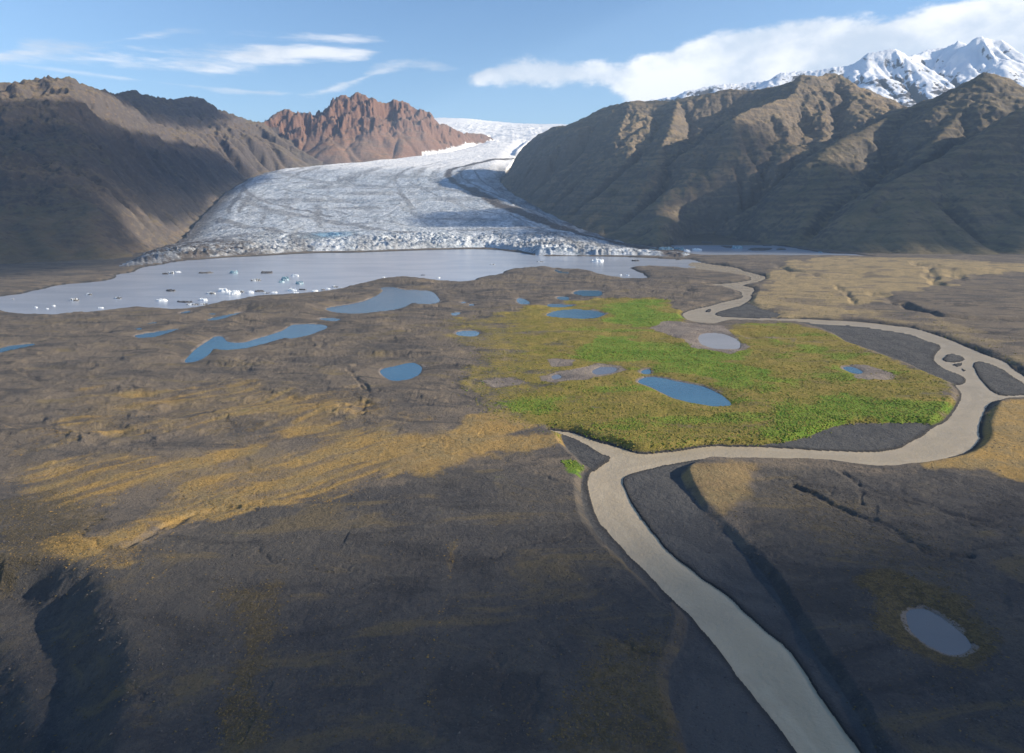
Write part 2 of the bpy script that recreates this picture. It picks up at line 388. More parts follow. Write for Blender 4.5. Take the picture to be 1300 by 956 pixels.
# moraine hummocks behind the lake
mor = mask([(-200, 398), (0, 398), (51, 402), (152, 395), (240, 396), (322, 380), (420, 372), (481, 357), (511, 353), (555, 357), (593, 362), (640, 347), (691, 340), (739, 343),
            (800, 357), (880, 350), (905, 366), (870, 385), (830, 378), (700, 385), (600, 410), (590, 450), (600, 520), (420, 530), (300, 550), (0, 600), (-300, 600)], 25)
hum = (ridged(xn / 150 + .3 * warp, yn / 62 + .3 * warp, 3, 101) - .55) * 8 + fbm(xn / 34, yn / 22, 3, 103) * 1.6 + (ridged(xn / 40 + .5 * warp, yn / 11 + .5 * warp, 2, 105) - .6) * 1.3
hum2 = fbm(xn / 90, yn / 70, 3, 111) * 1.5 + np.where(xn > -60, 1.5, .4) * fbm(xn / 46, yn / 24, 4, 115) + fbm(xn / 14, yn / 14, 4, 113) * .35
chan = np.maximum(0, 1 - np.abs(fbm(xn / 130 + .3 * warp, yn / 75, 4, 121)) / .07) * -.45
ter = 3.0 + hum2 * .8 + chan * (1 - .5 * mor) + mor * (hum * .6 + .8)
# traced hummocks
def bump(px, py, h, ru, rv):
    cx, cy = on_plane(px, py, 3)
    return h * np.exp(-((xn - cx) / ru) ** 2 - ((yn - cy) / rv) ** 2)
for b in ((511, 358, 5, 50, 30), (670, 348, 4, 60, 45), (610, 357, 4, 25, 25), (360, 392, 8, 55, 22), (310, 405, 4, 50, 20), (850, 345, 2, 70, 30), (200, 398, 4, 70, 20),
          (920, 335, 3, 60, 25), (640, 372, 4, 40, 25), (350, 385, 3, 90, 20), (1230, 345, 9, 110, 40), (1100, 345, 5, 80, 40), (1020, 348, 4, 60, 30), (905, 600, 1.5, 14, 16), (1210, 470, 0, 1, 1)):
    ter = ter + bump(*b)
for b in ((872, 368, -5, 9, 11), (945, 425, -4, 8, 20), (1130, 478, -2.5, 9, 10), (870, 378, -3, 14, 5), (300, 565, -1, 20, 8)):
    ter = ter + bump(*b)
def groove(line, depth, width, seed):
    global ter
    d = line_dist(xn, yn, G(line, 3)) + width * 1.3 * fbm(xn / (5 * width), yn / (5 * width), 3, seed)
    ter = ter - depth * (1 - sstep(0, width, np.abs(d))) * (.6 + .8 * sstep(-.3, .3, fbm(xn / (9 * width), yn / (9 * width), 2, seed + 1)))
for i_, (ln, dp, wd) in enumerate([
    ([(1110, 372), (1119, 375), (1141, 384), (1161, 391), (1196, 400), (1231, 404), (1330, 406)], 4.5, 12), ([(1160, 333), (1178, 338), (1182, 354), (1190, 361)], 4, 12),
    ([(1166, 332), (1185, 336), (1205, 345), (1222, 356)], 3, 14), ([(985, 335), (1010, 345), (1045, 352)], 5, 16), ([(1010, 338), (1050, 337), (1100, 340)], 3, 12),
    ([(1175, 415), (1230, 420), (1320, 428)], 2.5, 8), ([(1060, 362), (1075, 372), (1085, 385)], 2, 6),
    ([(300, 642), (250, 649), (205, 670), (170, 690)], 1.0, 3), ([(440, 470), (470, 500), (455, 530)], .9, 3), ([(20, 470), (60, 490), (100, 485)], 1.0, 5),
    ([(1010, 615), (1060, 640), (1110, 660), (1180, 700), (1230, 705)], .9, 2.5), ([(1070, 600), (1110, 625), (1160, 640), (1250, 660)], .7, 2), ([(1095, 640), (1090, 610), (1060, 595)], .6, 2),
    ([(955, 700), (985, 735), (1010, 790), (1040, 850)], .5, 2)]):
    groove(ln, dp, wd, 700 + i_ * 3)
# escarpment at the near left: ground steps down towards the left
def leftof(line, width):
    P = G(line, 3)
    d = line_dist(xn, yn, P)
    xs = np.interp(yn, [q[1] for q in P][::-1], [q[0] for q in P][::-1])
    return sstep(0, width, np.where(xn < xs, d, -d) + 1.2 * fbm(xn / 6, yn / 6, 3, 133))
yfade = 1 - sstep(on_plane(100, 735)[1], on_plane(100, 716)[1], yn)
s1 = leftof([(110, 712), (130, 720), (143, 740), (147, 765), (170, 795), (181, 825), (178, 866), (160, 956), (150, 1010)], 20)
s2 = leftof([(-40, 740), (0, 765), (22, 795), (38, 825), (48, 866), (60, 956)], 14)
ter = ter - yfade * (10.5 * s1 + 7 * s2)
s3 = mask([(-20, 575), (10, 571), (32, 568), (45, 576), (42, 590), (20, 598), (-20, 600)], 6)
ter = ter - 1.3 * s3
# shores
shore = np.maximum(0, ld)
ter = np.minimum(ter, .3 + shore * .16 + 2.0 * sstep(0, 14, shore) * (.5 + mor))
fl = .45 + .25 * fbm(xn / 18, yn / 18, 3, 141) + np.clip(ra, 0, 30) * .012
sc_w = 2.6 + .006 * rn
ter = np.where(flood < 60, fl + (ter - fl) * sstep(.5, sc_w + 1.2, flood), ter)
# ponds
pb = PZ + .12 * np.maximum(pdn - .0, 0) + .25 * sstep(0, 2, pdn)
k = sstep(2, 26, pdn)
ter = np.where(pdn < 40, np.minimum(ter * k + pb * (1 - k), np.maximum(ter, pb)), ter)
ter = np.where(pdn < 0, PZ - np.minimum(1.2, .25 - pdn * .25), ter)
ter = np.where((pdn >= 0) & (pdn < 3), np.maximum(ter, PZ + .03 + .1 * pdn), ter)
ter = np.where(wat < 0, -np.minimum(1.5, .15 - wat * .3), ter)
ter = ter + np.where((wat > 1) & (pdn > 1), .10 * fbm(xn / 2.2, yn / 2.2, 3, 151) * (1 - sstep(300, 900, rn)), 0)
plain[near] = ter
lake_d[near] = ld; river_d[near] = ra; pond_d[near] = pdn; pond_id[near] = pid

# masks for the plain
def cols(n):
    return np.zeros((n, 4), np.float32)
m1 = cols(x.size); m2 = cols(x.size); m3 = cols(x.size)
px_n = 650 + F * xn / np.maximum(yn, 1)
ylw = (.50 + .5 * sstep(600, 760, px_n)) * mask([(560, 405), (640, 395), (690, 388), (760, 378), (830, 378), (870, 395), (880, 420), (920, 420), (950, 408), (1010, 410), (1060, 425), (1110, 445), (1160, 463), (1215, 493), (1224, 510),
            (1195, 541), (1090, 542), (1000, 566), (830, 574), (790, 570), (740, 552), (690, 543), (600, 525), (585, 500), (600, 450), (570, 430)], 10)
grn = np.maximum.reduce([
    mask([(770, 388), (820, 380), (845, 390), (860, 405), (850, 415), (800, 415), (760, 408)], 18, 22),
    mask([(735, 445), (790, 430), (850, 435), (900, 448), (935, 450), (962, 470), (985, 482), (1005, 488), (980, 495), (930, 495), (880, 476), (820, 462), (760, 458), (700, 455)], 15, 22),
    mask([(1010, 520), (1040, 498), (1065, 488), (1110, 505), (1160, 515), (1215, 512), (1195, 541), (1130, 538), (1060, 545), (1025, 558), (1000, 558)], 11, 16),
    mask([(700, 535), (800, 545), (900, 552), (1000, 540), (1040, 556), (985, 566), (840, 570), (760, 560)], 10, 16) * .22,
    mask([(625, 512), (660, 503), (720, 505), (700, 525), (640, 528)], 9, 12) * .7,
    mask([(700, 580), (730, 578), (745, 590), (742, 605), (715, 600)], 2, 4) * .9])
mud = np.maximum(.95 * (1 - sstep(.5, 2.2 + .006 * rn, pdn + 1.5 * warp)) * sstep(-.15, .1, warp), 0)
mud = np.maximum.reduce([mud,
    mask([(685, 478), (705, 472), (735, 468), (760, 462), (790, 464), (798, 470), (780, 476), (740, 482), (705, 487), (688, 484)], 3, 3),
    mask([(690, 455), (712, 454), (733, 456), (725, 465), (700, 467)], 3, 3),
    mask([(822, 416), (850, 408), (880, 410), (920, 415), (945, 440), (925, 448), (880, 440), (850, 425)], 4, 5),
    mask([(1075, 462), (1100, 462), (1135, 475), (1125, 483), (1090, 480)], 3, 4),
    mask([(610, 482), (650, 478), (670, 486), (625, 491)], 4, 4) * .7])
tan = np.maximum(mask([(960, 402), (952, 385), (972, 350), (1000, 332), (1060, 325), (1180, 328), (1300, 334), (1400, 334), (1400, 346), (1230, 350), (1200, 362), (1130, 372), (1110, 385), (1080, 405), (1040, 405)], 18, 26),
                 mask([(1050, 385), (1160, 395), (1240, 420), (1300, 425), (1400, 430), (1400, 450), (1300, 460), (1240, 440), (1150, 412), (1070, 405)], 12, 16) * .55)
tan = tan * (.45 + .55 * sstep(-.25, .15, fbm(xn / 70, yn / 45, 4, 161)))
ca, sa = math.cos(R(40)), math.sin(R(40))
al_, ac_ = xn * ca + yn * sa, -xn * sa + yn * ca
fw_ = fbm(xn / 90, yn / 90, 3, 181)
bands = sstep(.50, .86, ridged(ac_ / 17 + 1.3 * fw_, al_ / 150 + .5 * fw_, 4, 183))
px_b = (.50 + .75 * bands) * sstep(-80, 60, px_n)
px_b = px_b + (1 - px_b) * sstep(440, 600, px_n)
gold = px_b * np.maximum.reduce([
    mask([(60, 690), (130, 670), (220, 625), (300, 590), (400, 552), (560, 556), (690, 548), (735, 560), (690, 572), (600, 580), (500, 610), (430, 632), (330, 640), (230, 665), (150, 715), (90, 712)], 8, 12) * .85,
    mask([(0, 570), (120, 585), (260, 570), (330, 545), (420, 525), (450, 550), (330, 575), (230, 605), (140, 640), (60, 640), (0, 620)], 12, 18) * .85,
    mask([(100, 500), (300, 490), (430, 500), (600, 530), (560, 545), (420, 525), (300, 540), (150, 560), (20, 555)], 18, 28) * .6,
    mask([(590, 525), (640, 520), (690, 540), (640, 552), (570, 552)], 4, 6) * .9,
    mask([(1255, 516), (1300, 508), (1400, 520), (1400, 640), (1300, 610), (1250, 590), (1180, 592), (1235, 577)], 4, 6) * .9,
    mask([(865, 602), (890, 591), (930, 586), (962, 590), (957, 610), (945, 640), (927, 668), (905, 655), (880, 630)], 4, 7) * .58])
# stream-side streaks of ochre
for ln, w, a in (([(120, 698), (230, 640), (330, 592), (420, 556), (560, 556), (700, 552)], 2.6, 1.0), ([(300, 642), (420, 632), (500, 602), (560, 575), (640, 560)], 2.2, .9),
                 ([(318, 545), (380, 530), (409, 523), (436, 540), (470, 555)], 3.0, .8), ([(0, 580), (90, 560), (200, 540), (330, 520), (420, 500)], 4, .4),
                 ([(575, 690), (568, 760), (555, 800), (548, 840), (545, 900)], .8, .34), ([(225, 700), (200, 730), (160, 770)], .9, .45)):
    d = line_dist(xn, yn, G(ln, 3)) + 2.4 * w * fbm(xn / (6 * w), yn / (6 * w), 3, 171) + 3.5 * w * fbm(xn / (20 * w), yn / (20 * w), 2, 173)
    gold = np.maximum(gold, a * .85 * (1 - sstep(w * .0, w * 2.2, d)) * (.55 + .6 * sstep(-.3, .3, fbm(xn / 25, yn / 25, 3, 175))))
tuft = np.maximum.reduce([
    mask([(300, 760), (350, 740), (365, 790), (345, 866), (330, 960), (260, 960), (275, 850)], 5, 9) * .55,
    mask([(790, 790), (860, 780), (878, 800), (870, 830), (845, 860), (860, 960), (700, 960), (740, 850)], 6, 10) * .5,
    mask([(1085, 740), (1110, 720), (1160, 740), (1230, 770), (1275, 830), (1250, 850), (1190, 850), (1130, 825), (1100, 790)], 3.5, 6) * .7,
    mask([(960, 600), (1000, 600), (1050, 640), (1150, 680), (1200, 700), (1140, 730), (1040, 700), (980, 660)], 12, 20) * .35,
    mask([(0, 640), (70, 620), (160, 650), (90, 700), (0, 720)], 6, 10) * .5])
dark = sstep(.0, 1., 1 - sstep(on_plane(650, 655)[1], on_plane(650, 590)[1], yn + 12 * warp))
grav = 1 - sstep(.2, 2.2, np.minimum(flood, np.where(ld > 0, ld * .25, 99)))
wetp = 1 - sstep(0, 3.0, np.minimum(pdn, wat))
veg_off = (1 - grav)
for kx, arr in ((0, grn * (1 - mud)), (1, ylw * (1 - mud)), (2, gold), (3, tan)):
    m1[near, kx] = arr * veg_off
for kx, arr in ((0, grav), (1, mud), (2, tuft * veg_off), (3, mor)):
    m2[near, kx] = arr
gpatch = sstep(.02, .26, fbm(xn / 75 + .4 * warp, yn / 38, 5, 191, .58))
m3[near, 0] = mask([(-200, 640), (60, 640), (160, 690), (300, 650), (420, 628), (520, 600), (600, 590), (700, 600), (745, 620), (770, 690), (900, 680), (960, 600), (1020, 592), (1130, 600), (1200, 600), (1400, 640), (1700, 1200), (-500, 1200)], 10, 16)  # near plain where the dark tone also deepens the cloud shade
m3[near, 1] = (1 - sstep(.2, 2.0 + .003 * rn, wat)) * .8
m1[near, 0] = np.maximum(m1[near, 0], ylw * (1 - mud) * veg_off * gpatch * .62 * (.4 + .6 * sstep(640, 780, px_n)))
tpatch = sstep(.05, .3, fbm(xn / 60, yn / 32, 5, 193, .58)) * (.5 + .5 * mask([(950, 408), (1010, 410), (1060, 425), (1110, 445), (1160, 463), (1130, 480), (1050, 450), (980, 445), (950, 430)], 14, 18))
m1[near, 1] = m1[near, 1] * (1 - .75 * tpatch * (1 - m1[near, 0]))
m1[near, 3] = np.maximum(m1[near, 3], ylw * tpatch * .5)
m1 = np.clip(m1, 0, 1); m2 = np.clip(m2, 0, 1)

# --- mountains
ingrid = (x > GX0) & (x < GX1) & (y > GY0) & (y < GY1)
mh = np.full(x.size, -400., np.float32)
xi, yi = x[ingrid], y[ingrid]
mz = bil(MB_, xi, yi)
gi = near_val(g1, xi, yi); dd = bil(np.minimum(d0, 3000), xi, yi)
bi = base_level(xi, yi)
rel = np.clip((mz - bi) / 250, 0, 1)
fd = .35 + .65 * sstep(0, 120, dd)
det = fd * np.where(gi == 6, .7, 1) * (7 * (ridged(xi / 42, yi / 42, 3, 207) - .6) + 18 * (ridged(xi / 95, yi / 95, 4, 201) - .6) + 5.0 * fbm(xi / 30, yi / 30, 3, 211))
# basalt ledges
per = 34.0
q = (mz + 14 * fbm(xi / 400, yi / 400, 2, 221)) / per
fr = q - np.floor(q)
led = (sstep(.25, .8, fr) - fr) * per * .55
ledw = np.where(gi == 5, .65, np.where(gi == 4, .55, np.where(gi == 3, .25, np.where(gi == 2, .3, .15)))) * (.45 + .55 * sstep(-.2, .3, fbm(xi / 300, yi / 300, 3, 231)))
mM = gi == 3
wmx = fbm(xi / 260, yi / 260, 4, 241)
crag = np.where(mM, ((ridged(xi / 230 + .9 * wmx, yi / 260 + .6 * wmx, 5, 243, .6) - .62) * 190 + (ridged(xi / 75 + .5 * wmx, yi / 110, 3, 247) - .6) * 46) * (1 - sstep(260, 620, dd)) * (.3 + .7 * sstep(0, 60, dd)), 0)
crag = crag + np.where((gi == 2) | (gi == 4), np.where(gi == 2, 75, 34) * (ridged(xi / 190, yi / 190, 5, 261, .58) - .6) * (1 - sstep(200, 800, dd)) * sstep(0, 90, dd), 0)
peakj = np.where(gi == 2, (ridged(xi / 80, yi / 80, 3, 251) - .6) * 30 * (1 - sstep(20, 160, dd)), np.where(gi == 6, (ridged(xi / 60, yi / 60, 3, 253) - .6) * 22 * (1 - sstep(20, 140, dd)), 0))
mz = mz + rel * (det + led * ledw + crag + peakj)
mh[ingrid] = mz
gidv = np.zeros(x.size, np.int32); gidv[ingrid] = gi
drv = np.full(x.size, 3000., np.float32); drv[ingrid] = dd

# --- glacier
gm = (y > 1300)
gd = np.full(x.size, 900., np.float32)
xg, yg = x[gm], y[gm]
gs = poly_sdf(xg + 8 * fbm(xg / 40, yg / 40, 3, 301), yg + 10 * fbm(xg / 40, yg / 40, 3, 302), GLACIER, 900)
gd[gm] = gs
inn = -gs
frd = line_dist(xg, yg, GL_FRONT)
gz = np.maximum(g_prof(yg), 18)
edge = (1 - .85 * sstep(.03, .16, xg / yg)) * (1 - .65 * sstep(.20, .42, -xg / yg)) * (4 + 4 * fbm(xg / 35, yg / 35, 2, 303)) * sstep(-3, 14, inn) + .13 * np.maximum(inn, 0)
front_gain = np.minimum(gz, edge + 4 * sstep(0, 14, frd))
lift = sstep(-10, 60, inn)
tip = np.hypot(xg - on_plane(880, 320)[0], (yg - on_plane(880, 320)[1]) * .8)
front_gain = front_gain * (.15 + .85 * sstep(0, 420, tip))
tb = sstep(2200, 3100, yg)
gz = front_gain * (1 - tb) + tb * (gz - 25 * (1 - sstep(0, 160, inn)))
# flow coordinates for streaks
LX = np.array(GL_LEFT[::-1]); RX = np.array(GL_RIGHT)
def edge_x(P, yy):
    o = np.argsort(P[:, 1]); return np.interp(yy, P[o, 1], P[o, 0])
xl = edge_x(LX, yg); xr = edge_x(RX, yg)
u = (xg - xl) / np.maximum(xr - xl, 50)
icef = 1 - sstep(150, 1300, frd)
front1 = 1 - sstep(0, 380, frd)
wv = fbm(xg / 160, yg / 160, 3, 311)
cre = ridged(xg / 46 + 1.1 * wv, yg / 21 + .8 * wv, 3, 313)            # transverse crevasses
ser = ridged(xg / 24 + .5 * wv, yg / 24 - .5 * wv, 3, 317)
ogive = np.sin((yg + 900 * (u - .5) ** 2 * 1.0) / 52 + 1.5 * wv)
patch = sstep(-.1, .35, fbm(xg / 420, yg / 260, 3, 319))
amp = (.3 + .7 * sstep(0, 350, tip)) * (4.6 + 4.5 * front1 + 5.5 * icef * patch) * sstep(0, 25, inn) * np.where(yg > 6500, .8, 1)
rgh = (ser * (.35 + .5 * front1) + cre * .65 - .62)
gz2 = gz + amp * rgh * 1.5 + 2.6 * ogive * (1 - front1) + 15 * fbm(xg / 420, yg / 420, 4, 323) * sstep(0, 300, inn)
# icefalls in the upper basin
up = sstep(7000, 8200, yg) * (1 - sstep(11000, 12500, yg))
gz2 = gz2 + up * 26 * (ridged(xg / 260, yg / 150, 3, 331) - .6)
gz2 = gz2 + 110 * np.exp(-((xg + 1150) / 900) ** 2 - ((yg - 13000) / 1800) ** 2)
glz = np.full(x.size, -500., np.float32)
glz[gm] = np.where(inn > 0, gz2, -500)

# medial moraines and dirt
def gl_line(pp):
    return [on_glacier(*p) for p in pp]
dirt = np.zeros(xg.shape)
for ln, w, a in (([(660, 196), (648, 199), (615, 205), (585, 211), (571, 216), (568, 224), (580, 233), (605, 246), (640, 263), (680, 280), (730, 292), (790, 302), (835, 309), (860, 318)], 26, 1.0), ([(596, 239), (640, 261), (700, 283), (760, 296), (830, 308)], 46, .95),
                 ([(345, 216), (390, 228), (470, 236), (560, 240), (600, 246)], 40, .4), ([(300, 250), (350, 268), (430, 283), (520, 297)], 30, .5), ([(270, 275), (330, 290), (420, 302)], 26, .55),
                 ([(640, 214), (600, 213), (583, 217), (587, 226), (605, 237), (640, 252), (700, 277), (780, 298)], 9, .75), ([(650, 222), (612, 214), (602, 217), (612, 230), (640, 246), (700, 272)], 8, .7),
                 ([(316, 222), (308, 232), (312, 244), (330, 254), (362, 263), (420, 276)], 16, .6), ([(520, 233), (560, 250), (590, 262), (640, 270), (700, 290)], 7, .5),
                 ([(360, 240), (410, 250), (450, 258), (520, 262)], 14, .45), ([(400, 262), (450, 275), (520, 285), (600, 292)], 9, .4)):
    d = line_dist(xg, yg, gl_line(ln)) + .7 * w * fbm(xg / (2.2 * w), yg / (4 * w), 3, 341)
    dirt = np.maximum(dirt, a * (1 - sstep(w * .5, w * 1.5, d)))
# marginal debris
rgt = (1 - sstep(20, 190, line_dist(xg, yg, GL_RIGHT))) * (1 - sstep(5200, 6200, yg))
lft = (1 - sstep(10, 130, line_dist(xg, yg, GL_LEFT))) * (1 - sstep(4300, 5200, yg))
lowl = 1 - sstep(-.45, -.25, xg / yg + .08 * wv)
lowl = lowl * (1 - sstep(2000, 2900, yg + 500 * (xg / yg + .47)))
dirt = np.maximum.reduce([dirt, .85 * rgt * (.5 + .5 * sstep(-.2, .3, fbm(xg / 60, yg / 220, 3, 351))), .85 * lft, .95 * lowl * (.5 + .5 * sstep(-.25, .25, fbm(xg / 50, yg / 40, 3, 353)))])
streak = sstep(.0, .45, fbm(u * 26 + .5 * wv, yg / 1500, 4, 361)) * .6 * (1 - sstep(5300, 6500, yg))
dirt = np.maximum(dirt, streak)
broad = sstep(.0, .4, fbm(xg / 520, yg / 210, 4, 363) + .25 * fbm(u * 20, yg / 900, 3, 364)) * .45 * (1 - sstep(5000, 6000, yg))
dirt = np.maximum(dirt, broad)
lowf = (1 - sstep(0, 45, frd)) * sstep(-.1, .25, fbm(xg / 90, yg / 90, 3, 371)) * .7 * (1 - sstep(-450, -100, xg))
dirt = np.maximum(dirt, lowf)
blue = np.clip(1 - (rgh + .62) / .62, 0, 1) * (.35 + .65 * np.maximum(front1, icef * patch))
bz = on_plane(417, 300, 30)
blue = np.maximum(blue, .95 * np.exp(-((xg - bz[0]) / 75) ** 2 - ((yg - bz[1]) / 130) ** 2))
snow = sstep(5000, 5900, yg + 300 * fbm(xg / 400, yg / 400, 3, 381))
g1c = cols(x.size)
g1c[gm, 0] = np.clip(dirt, 0, 1); g1c[gm, 1] = np.clip(blue, 0, 1) * (1 - snow); g1c[gm, 2] = snow; g1c[gm, 3] = patch

# --- combine
bl_ = base_level(x, y)
h = np.where(near, plain, bl_)
tr = sstep(2000, 2250, y)
h = np.where(near, plain * (1 - tr) + np.maximum(bl_, plain) * tr, bl_)
cls = np.zeros(x.size, np.int32)
cls[(~near) | (bl_ > 6)] = 8
m = glz > h - 1
m &= gd < 0
h = np.where(m, glz, h); cls[m] = 1
far_ice = ((y > 9000) | ((y > 6800) & (np.abs(x) < 2600) & (gd < 40))) & (mh < g_prof(y)) & (cls != 1)
h = np.where(far_ice, np.maximum(h, g_prof(y) + 12 * fbm(x / 600, y / 600, 3, 391) + 105 * np.exp(-((x + 1500) / 1100) ** 2 - ((y - 13200) / 1800) ** 2)), h); cls[far_ice] = 1
g1c[far_ice, 2] = 1; g1c[far_ice, 0] = 0
mm_ = mh > h
h = np.where(mm_, mh, h)
cls[mm_] = gidv[mm_]
cls[(cls == 0) & (y > 2300)] = 8
h[wat.size * 0:][(river_d < 0) | (lake_d < 0)] = np.minimum(h[(river_d < 0) | (lake_d < 0)], -.3) if ((river_d < 0) | (lake_d < 0)).any() else 0
cls[(river_d < 0) | (lake_d < 0)] = 0
hg = h.reshape(shp)

# ------------------------------------------------------------------ mesh building
nR, nC = shp
ii = np.arange(nR * nC).reshape(nR, nC)
quads = np.stack([ii[:-1, :-1], ii[:-1, 1:], ii[1:, 1:], ii[1:, :-1]], -1).reshape(-1, 4)
quads = quads[:, ::-1] if False else quads
fc = cls[quads[:, 0]]
fc = np.where((cls[quads] == 1).any(1), 1, fc)
V = np.stack([x, y, h], 1).astype(np.float32)

def mesh_from(name, verts, faces, mat, attrs=None, smooth=True):
    me = bpy.data.meshes.new(name)
    nf, k = faces.shape
    me.vertices.add(len(verts)); me.vertices.foreach_set('co', np.ascontiguousarray(verts, np.float32).ravel())
    me.loops.add(nf * k); me.loops.foreach_set('vertex_index', np.ascontiguousarray(faces, np.int32).ravel())
    me.polygons.add(nf)
    me.polygons.foreach_set('loop_start', np.arange(0, nf * k, k, dtype=np.int32))
    me.polygons.foreach_set('loop_total', np.full(nf, k, np.int32))
    me.polygons.foreach_set('use_smooth', np.full(nf, smooth))
    me.update(calc_edges=True)
    for an, arr in (attrs or {}).items():
        a = me.attributes.new(an, 'FLOAT_COLOR', 'POINT')
        a.data.foreach_set('color', np.ascontiguousarray(arr, np.float32).ravel())
    me.materials.append(mat)
    o = bpy.data.objects.new(name, me); col.objects.link(o)
    return o

def sub(name, fm, mat, attrs=None, z=None, kind='structure'):
    f = quads[fm]
    uq, inv = np.unique(f, return_inverse=True)
    v = V[uq].copy()
    if z is not None:
        v[:, 2] = z
    o = mesh_from(name, v, inv.reshape(f.shape), mat, {k: a[uq] for k, a in (attrs or {}).items()})
    if kind:
        o['kind'] = kind
    return o

# ------------------------------------------------------------------ materials
class NT:
    def __init__(s, name):
        s.m = bpy.data.materials.new(name); s.m.use_nodes = True
        s.t = s.m.node_tree; s.n = s.t.nodes; s.l = s.t.links
        s.b = s.n['Principled BSDF']
        s.b.inputs['Roughness'].default_value = .95
        s.b.inputs['Specular IOR Level'].default_value = .15
        s.geo = s.n.new('ShaderNodeNewGeometry')
    def lk(s, a, b): s.l.new(a, b)
    def val(s, sock, v):
        if isinstance(v, (int, float)): sock.default_value = v
        elif isinstance(v, (tuple, list)): sock.default_value = tuple(v) + ((1,) if len(v) == 3 and len(sock.default_value) == 4 else ())
        else: s.lk(v, sock)
    def math(s, op, a, b=0., c=None, clamp=False):
        n = s.n.new('ShaderNodeMath'); n.operation = op; n.use_clamp = clamp
        s.val(n.inputs[0], a); s.val(n.inputs[1], b)
        if c is not None: s.val(n.inputs[2], c)
        return n.outputs[0]
    def pos(s, sx=1, sy=1, sz=1):
        n = s.n.new('ShaderNodeVectorMath'); n.operation = 'MULTIPLY'
        s.lk(s.geo.outputs['Position'], n.inputs[0]); n.inputs[1].default_value = (sx, sy, sz)
        return n.outputs[0]
    def noise(s, scale, det=4, rough=.55, vec=None, dist=0.):
        n = s.n.new('ShaderNodeTexNoise'); n.inputs['Scale'].default_value = scale; n.inputs['Detail'].default_value = det
        n.inputs['Roughness'].default_value = rough; n.inputs['Distortion'].default_value = dist
        s.lk(vec if vec is not None else s.geo.outputs['Position'], n.inputs['Vector'])
        return n.outputs[0]
    def rng(s, v, a, b, c=0., d=1.):
        n = s.n.new('ShaderNodeMapRange'); n.interpolation_type = 'SMOOTHSTEP'
        s.val(n.inputs[0], v); 
        for i, q in enumerate((a, b, c, d)): n.inputs[i + 1].default_value = q
        return n.outputs[0]
    def mix(s, f, a, b, mode='MIX'):
        n = s.n.new('ShaderNodeMix'); n.data_type = 'RGBA'; n.blend_type = mode
        s.val(n.inputs[0], f); s.val(n.inputs[6], a); s.val(n.inputs[7], b)
        return n.outputs[2]
    def attr(s, name):
        a = s.n.new('ShaderNodeAttribute'); a.attribute_name = name
        sp = s.n.new('ShaderNodeSeparateColor'); s.lk(a.outputs['Color'], sp.inputs[0])
        return sp.outputs[0], sp.outputs[1], sp.outputs[2], a.outputs['Alpha']
    def bump(s, hgt, dist, strength=1.):
        n = s.n.new('ShaderNodeBump'); n.inputs['Distance'].default_value = dist; n.inputs['Strength'].default_value = strength
        s.lk(hgt, n.inputs['Height']); s.lk(n.outputs[0], s.b.inputs['Normal'])
    def sep(s, v):
        n = s.n.new('ShaderNodeSeparateXYZ'); s.lk(v, n.inputs[0]); return n.outputs
    def out(s, c, rough=None):
        s.lk(c, s.b.inputs['Base Color']); return s.m

